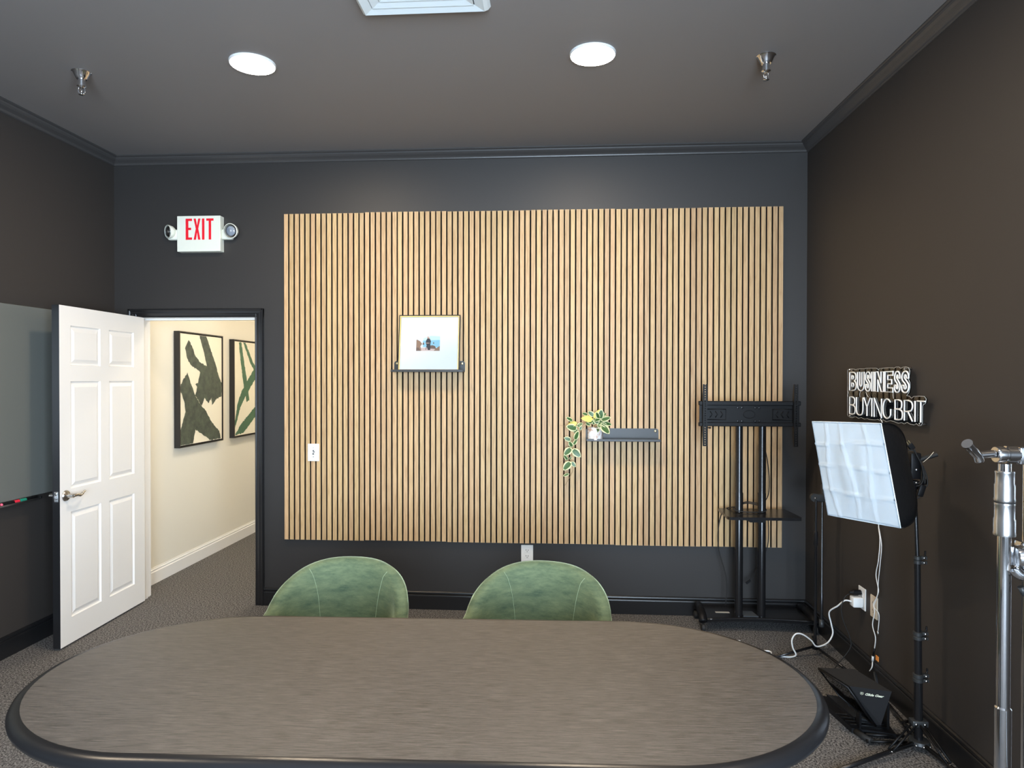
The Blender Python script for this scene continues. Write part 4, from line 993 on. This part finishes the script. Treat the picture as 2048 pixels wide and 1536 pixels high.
Uo = ([(0, 1), (0, .3)]+sm2([(0, .3), (.12, .1), (.5, 0), (.88, .1), (1, .3)])[1:-1]+[(1, .3), (1, 1), (.66, 1), (.66, .34)]+sm2([(.66, .34), (.5, .24), (.34, .34)])[1:-1]+[(.34, .34), (.34, 1)], True)
So = (sm2([(.95, .68), (.93, .84), (.78, .96), (.5, 1), (.2, .93), (.05, .75), (.12, .58), (.45, .44), (.64, .30), (.60, .2), (.5, .17), (.38, .2), (.34, .34)], 2)+sm2([(.03, .34), (.06, .13), (.25, .03), (.5, 0), (.8, .05), (.97, .22), (.95, .40), (.62, .58), (.40, .70), (.42, .80), (.5, .83), (.60, .8), (.65, .68)], 2), True)
Io = ([(0, 0), (0, 1), (1, 1), (1, 0)], True)
No = ([(0, 0), (0, 1), (.30, 1), (.68, .45), (.68, 1), (1, 1), (1, 0), (.72, 0), (.32, .58), (.32, 0)], True)
Eo = ([(0, 0), (0, 1), (1, 1), (1, .82), (.36, .82), (.36, .60), (.85, .60), (.85, .40), (.36, .40), (.36, .2), (1, .2), (1, 0)], True)
for lp_, y0, y1 in (([Bo, Bi1, Bi2], 3.857, 3.764), ([Uo], 3.759, 3.672), ([So], 3.669, 3.599), ([Io], 3.594, 3.563), ([No], 3.558, 3.459), ([Eo], 3.455, 3.367), ([So], 3.363, 3.299), ([So], 3.296, 3.220)):
    sletter(lp_, y0, y1, 1.543, 1.653)
B2 = [([(0, 0), (0, 1), (.45, 1)]+sm2([(.45, 1), (.82, .93), (.9, .77), (.82, .6), (.45, .53)])[1:-1]+[(.45, .53), (0, .53)], False), ([(0, .53), (.5, .53)]+sm2([(.5, .53), (.9, .45), (1, .27), (.9, .07), (.5, 0)])[1:-1]+[(.5, 0), (0, 0)], False)]
U2 = [([(0, 1), (0, .3)]+sm2([(0, .3), (.12, .08), (.5, 0), (.88, .08), (1, .3)])[1:-1]+[(1, .3), (1, 1)], False)]
Y2 = [([(0, 1), (.5, .5), (1, 1)], False), ([(.5, .5), (.5, 0)], False)]
I2 = [([(.5, 0), (.5, 1)], False)]
N2 = [([(0, 0), (0, 1), (1, 0), (1, 1)], False)]
G2 = [(sm2([(.95, .86), (.75, .97), (.45, 1), (.15, .85), (0, .5), (.12, .15), (.5, 0), (.85, .08), (1, .2)])+[(1, .2), (1, .5)], False)]
R2 = [([(0, 0), (0, 1), (.45, 1)]+sm2([(.45, 1), (.85, .93), (1, .74), (.85, .53), (.35, .45)])[1:-1]+[(.35, .45), (.0, .45)], False), ([(.45, .45), (1, 0)], False)]
T2 = [([(0, 1), (1, 1)], False), ([(.45, 1), (.45, 0)], False)]
for lp_, y0, y1 in ((B2, 3.855, 3.776), (U2, 3.771, 3.684), (Y2, 3.682, 3.602), (I2, 3.600, 3.576), (N2, 3.567, 3.480), (G2, 3.475, 3.388), (B2, 3.355, 3.276), (R2, 3.268, 3.187), (I2, 3.182, 3.158), (T2, 3.156, 3.083)):
    sletter(lp_, y0, y1, 1.411, 1.516)
for a_, b_ in ((205, 215), (1400, 185), (205, 1215), (1720, 1385)):
    c = sgp(a_, b_); bm = NB(); lathe(bm, [(0, -.003), (.006, -.003), (.006, .032), (0, .032)], 12, c, 'X'); obj('standoff', bm, m_chrome, sg, world=True)
for a_, b_, c_, d_ in ((437, 680, 430, 800), (555, 680, 610, 800), (1148, 690, 1155, 830), (175, 680, 170, 790)):
    bm = NB(); tube(bm, [sgp(a_, b_), sgp((a_+c_)/2-8, (b_+d_)/2), sgp(c_, d_)], .0012, 5); obj('jumper_wire', bm, m_wplastic, sg, world=True)
bm = NB(); tube(bm, smooth_path([sgp(870, 1270), sgp(905, 1330), sgp(915, 1400), sgp(905, 1460)]), .0022, 6); obj('lead', bm, m_wplastic, sg, world=True)

# ------------------------------------------------------------------ cables and small items by the right wall
cc = thing('charger_cube', 'white charger cube with thick white cable in the right wall outlet', 'charger', (1.655, 3.752, .392))
bm = NB(); box(bm, -.032, .020, -.026, .026, -.027, .027, .006, 3); obj('body', bm, m_wplastic, cc, smooth=40)
cpts = [(1.622, 3.752, .392), (1.595, 3.77, .390), (1.57, 3.80, .35), (1.552, 3.87, .290), (1.572, 3.89, .215), (1.580, 3.89, .160), (1.556, 3.89, .112), (1.522, 3.90, .085), (1.490, 3.90, .083), (1.464, 3.90, .115), (1.416, 3.9, .148), (1.378, 3.9, .149), (1.357, 3.9, .114), (1.363, 3.9, .068), (1.380, 3.90, .030), (1.36, 3.925, .006), (1.30, 3.932, .005), (1.265, 3.930, .005), (1.262, 3.96, .005), (1.268, 3.995, .005), (1.235, 4.005, .005), (1.15, 3.96, .005), (1.05, 3.9, .005)]
bm = NB(); tube(bm, smooth_path(cpts, 6), .0042, 8); obj('cable', bm, m_wplastic, cc, world=True)
bp_ = thing('black_plug', 'black plug with thin cord in the upper socket of the right wall outlet', 'plug', (1.660, 3.760, .440))
bm = NB(); lathe(bm, [(0, -.045), (.006, -.045), (.010, -.030), (.014, -.026), (.014, .014), (0, .014)], 14, axis='X'); obj('body', bm, m_plastic, bp_, smooth=40)
bm = NB(); tube(bm, smooth_path([(1.615, 3.760, .430), (1.59, 3.755, .415), (1.568, 3.75, .358), (1.578, 3.75, .289), (1.610, 3.75, .208), (1.621, 3.75, .153), (1.602, 3.75, .111), (1.563, 3.75, .060), (1.53, 3.76, .012), (1.50, 3.78, .004)], 6), .0026, 6); obj('cord', bm, m_rubber, bp_, world=True)
def hx(pts): return [at(u, v, 0, 1.668) for u, v in pts]
hp = hx([(1757, 1046), (1760, 1080), (1757, 1120), (1752, 1150), (1757, 1180), (1753, 1195), (1747, 1208), (1749, 1225), (1745, 1250), (1751, 1275), (1749, 1297)])
hc = thing('hanging_cable', 'white twin cable hanging down the right wall from behind the softbox', 'cable', hp[-1])
bm = NB(); tube(bm, smooth_path([sgp(905, 1460)+Vector((.0, 0, 0)), Vector((1.66, 3.52, 1.1))]+hp, 5), .0026, 6); obj('cable', bm, m_wplastic, hc, world=True)
hp2 = hx([(1757, 1052), (1763, 1090), (1760, 1130), (1757, 1160), (1755, 1190), (1750, 1205), (1748, 1214), (1757, 1226), (1758, 1240), (1756, 1262)])
bm = NB(); tube(bm, smooth_path(hp2, 5), .0022, 6); obj('cable', bm, m_wplastic, hc, world=True)
for a_, b_, m in ((hp[-1], at(1746, 1312, 0, 1.668), m_plastic), (hp2[-1], at(1756, 1272, 0, 1.668), m_steel)):
    bm = NB(); tube(bm, [a_, b_], .005, 8); obj('connector', bm, m, hc, world=True)
bm = NB(); tube(bm, [at(1746, 1312, 0, 1.668), at(1745, 1322, 0, 1.668)], .006, 8); obj('connector', bm, m_wplastic, hc, world=True)
bm = NB(); tube(bm, smooth_path([at(1745, 1322, 0, 1.668), at(1744, 1334, 0, 1.660), at(1739, 1342, 0, 1.655)], 4), .0028, 6); obj('cable', bm, m_wplastic, hc, world=True)
q = at(1754.5, 1318, 0, XR-.018)
bm = NB(); box(bm, q.x-.002, q.x+.002, q.y-.014, q.y+.014, q.z-.010, q.z+.016, .001); tag(obj('orange_tag', bm, m_orange), 'tiny orange tag on the right wall above the baseboard', 'tag')
bm = NB(); tube(bm, smooth_path([(1.60, 4.08, .006), (1.585, 4.05, .02), (1.60, 4.03, .035), (1.62, 4.04, .02), (1.61, 4.07, .006), (1.57, 4.06, .006), (1.56, 4.09, .006)], 5), .003, 6); tag(obj('silver_cord', bm, m_steel), 'silver coiled cord end on the floor in the corner', 'cord')
for x, y, r_ in ((1.12, 4.155, .4), (1.09, 3.62, 1.9)):
    bm = NB(); box(bm, -.018, .018, -.006, .006, 0, .003, .001, mtx=Matrix.Translation((x, y, .001)) @ Matrix.Rotation(r_, 4, 'Z'))
    tag(obj('paper_scrap', bm, m_paper), 'white paper scrap on the carpet %s' % ('near the television stand' if y > 4 else 'at the right end of the table'), 'paper scrap')

# ------------------------------------------------------------------ chrome studio stand at the right edge
cx_, cy_ = 1.420, 2.20
cst = thing('chrome_stand', 'chrome studio stand with grip head, cut off by the right picture edge', 'light stand', (cx_, cy_, 0))
def lat(name, prof, c, axis='Z', m=m_chrome, sm=35, seg=28, parent=None):
    bm = NB(); lathe(bm, prof, seg, c, axis); return obj(name, bm, m, parent or cst, world=True, smooth=sm)
lat('column', [(0, .02), (.0235, .02), (.0235, .57), (.0195, .575), (.0195, 1.14), (0, 1.14)], (cx_, cy_, 0))
lat('sleeve', [(.0195, 1.226), (.0285, 1.226), (.0300, 1.231), (.0285, 1.237), (.0285, 1.278), (.0265, 1.283), (.0265, 1.315), (.0275, 1.318), (.0265, 1.322), (.0195, 1.322)], (cx_, cy_, 0), m=m_steel)
lat('sleeve', [(.0195, 1.118), (.0300, 1.118), (.0310, 1.124), (.0300, 1.130), (.0300, 1.168), (.0280, 1.174), (.0280, 1.214), (.0290, 1.218), (.0280, 1.222), (.0195, 1.222)], (cx_, cy_, 0), m=m_steel)
lat('inner_tube', [(0, 1.12), (.0185, 1.12), (.0185, 1.345), (0, 1.345)], (cx_, cy_, 0))
lat('gasket', [(.02, 1.2215), (.0285, 1.2215), (.0285, 1.2265), (.02, 1.2265)], (cx_, cy_, 0), m=m_rubber)
gh = lat('grip_head', [(0, -.075), (.024, -.075), (.0265, -.070), (.0265, -.052), (.023, -.050), (.023, -.046), (.0275, -.044), (.0275, -.012), (.0240, -.008), (.0255, -.004), (.0255, .030), (0, .030)], (cx_+.045, cy_, 1.374), 'X')
bm = NB(); box(bm, cx_+.030, cx_+.16, cy_-.026, cy_+.026, 1.345, 1.400, .004, 2); obj('head_block', bm, m_chrome, cst, world=True, smooth=40)
bm = NB(); tube(bm, [(cx_-.032, cy_, 1.376), (cx_-.078, cy_, 1.372)], .0125, 16); obj('spindle', bm, m_chrome, cst, world=True, smooth=50)
bm = NB(); a1 = at(1934, 887, 1, cy_-.03); a2 = at(1960, 924, 1, cy_+.0)
mid = Vector((cx_-.082, cy_, 1.370))
tube(bm, [a1, a1.lerp(mid, .15), mid, a2.lerp(mid, .15), a2], [.0165, .0150, .0135, .0135, .0120], 20); obj('tee_handle', bm, m_chrome, cst, world=True, smooth=50)
lat('riser_tube', [(0, 1.08), (.0170, 1.08), (.0170, 1.345), (0, 1.345)], (cx_+.066, cy_-.01, 0))
lat('riser_tube', [(0, .02), (.0170, .02), (.0170, .98), (0, .98)], (cx_+.080, cy_+.01, 0))
lat('clamp_body', [(0, -.05), (.030, -.048), (.038, -.03), (.040, 0), (.036, .02), (.026, .03), (0, .032)], (cx_+.066, cy_-.02, 1.055), 'X', seg=24)
bm = NB(); box(bm, cx_+.040, cx_+.12, cy_-.03, cy_+.02, 1.075, 1.102, .006, 2); obj('clamp_jaw', bm, m_chrome, cst, world=True, smooth=40)
bm = NB(); tube(bm, smooth_path([(cx_+.012, cy_-.03, 1.020), (cx_+.03, cy_-.035, 1.002), (cx_+.075, cy_-.04, 1.008), (cx_+.14, cy_-.045, 1.035)], 5), .0165, 14); obj('boom_hook', bm, m_chrome, cst, world=True, smooth=50)
bm = NB(); tube(bm, [(cx_+.030, cy_-.03, .965), (cx_+.043, cy_-.03, .940)], .009, 10); tube(bm, [(cx_+.036, cy_-.03, .955), (cx_+.10, cy_-.03, .955)], .003, 6); obj('wing_screw', bm, m_shelfm, cst, world=True)
for an in (2.6, 4.4, .2 if False else 5.6):
    dx, dy = math.cos(an), math.sin(an)
    if cx_+dx*.5 > XR-.02: dx = (XR-.03-cx_)/.5
    bm = NB(); tube(bm, smooth_path([(cx_+dx*.02, cy_+dy*.02, .20), (cx_+dx*.15, cy_+dy*.15, .15), (cx_+dx*.48, cy_+dy*.48, .015)], 4), .012, 10); obj('leg', bm, m_chrome, cst, world=True)
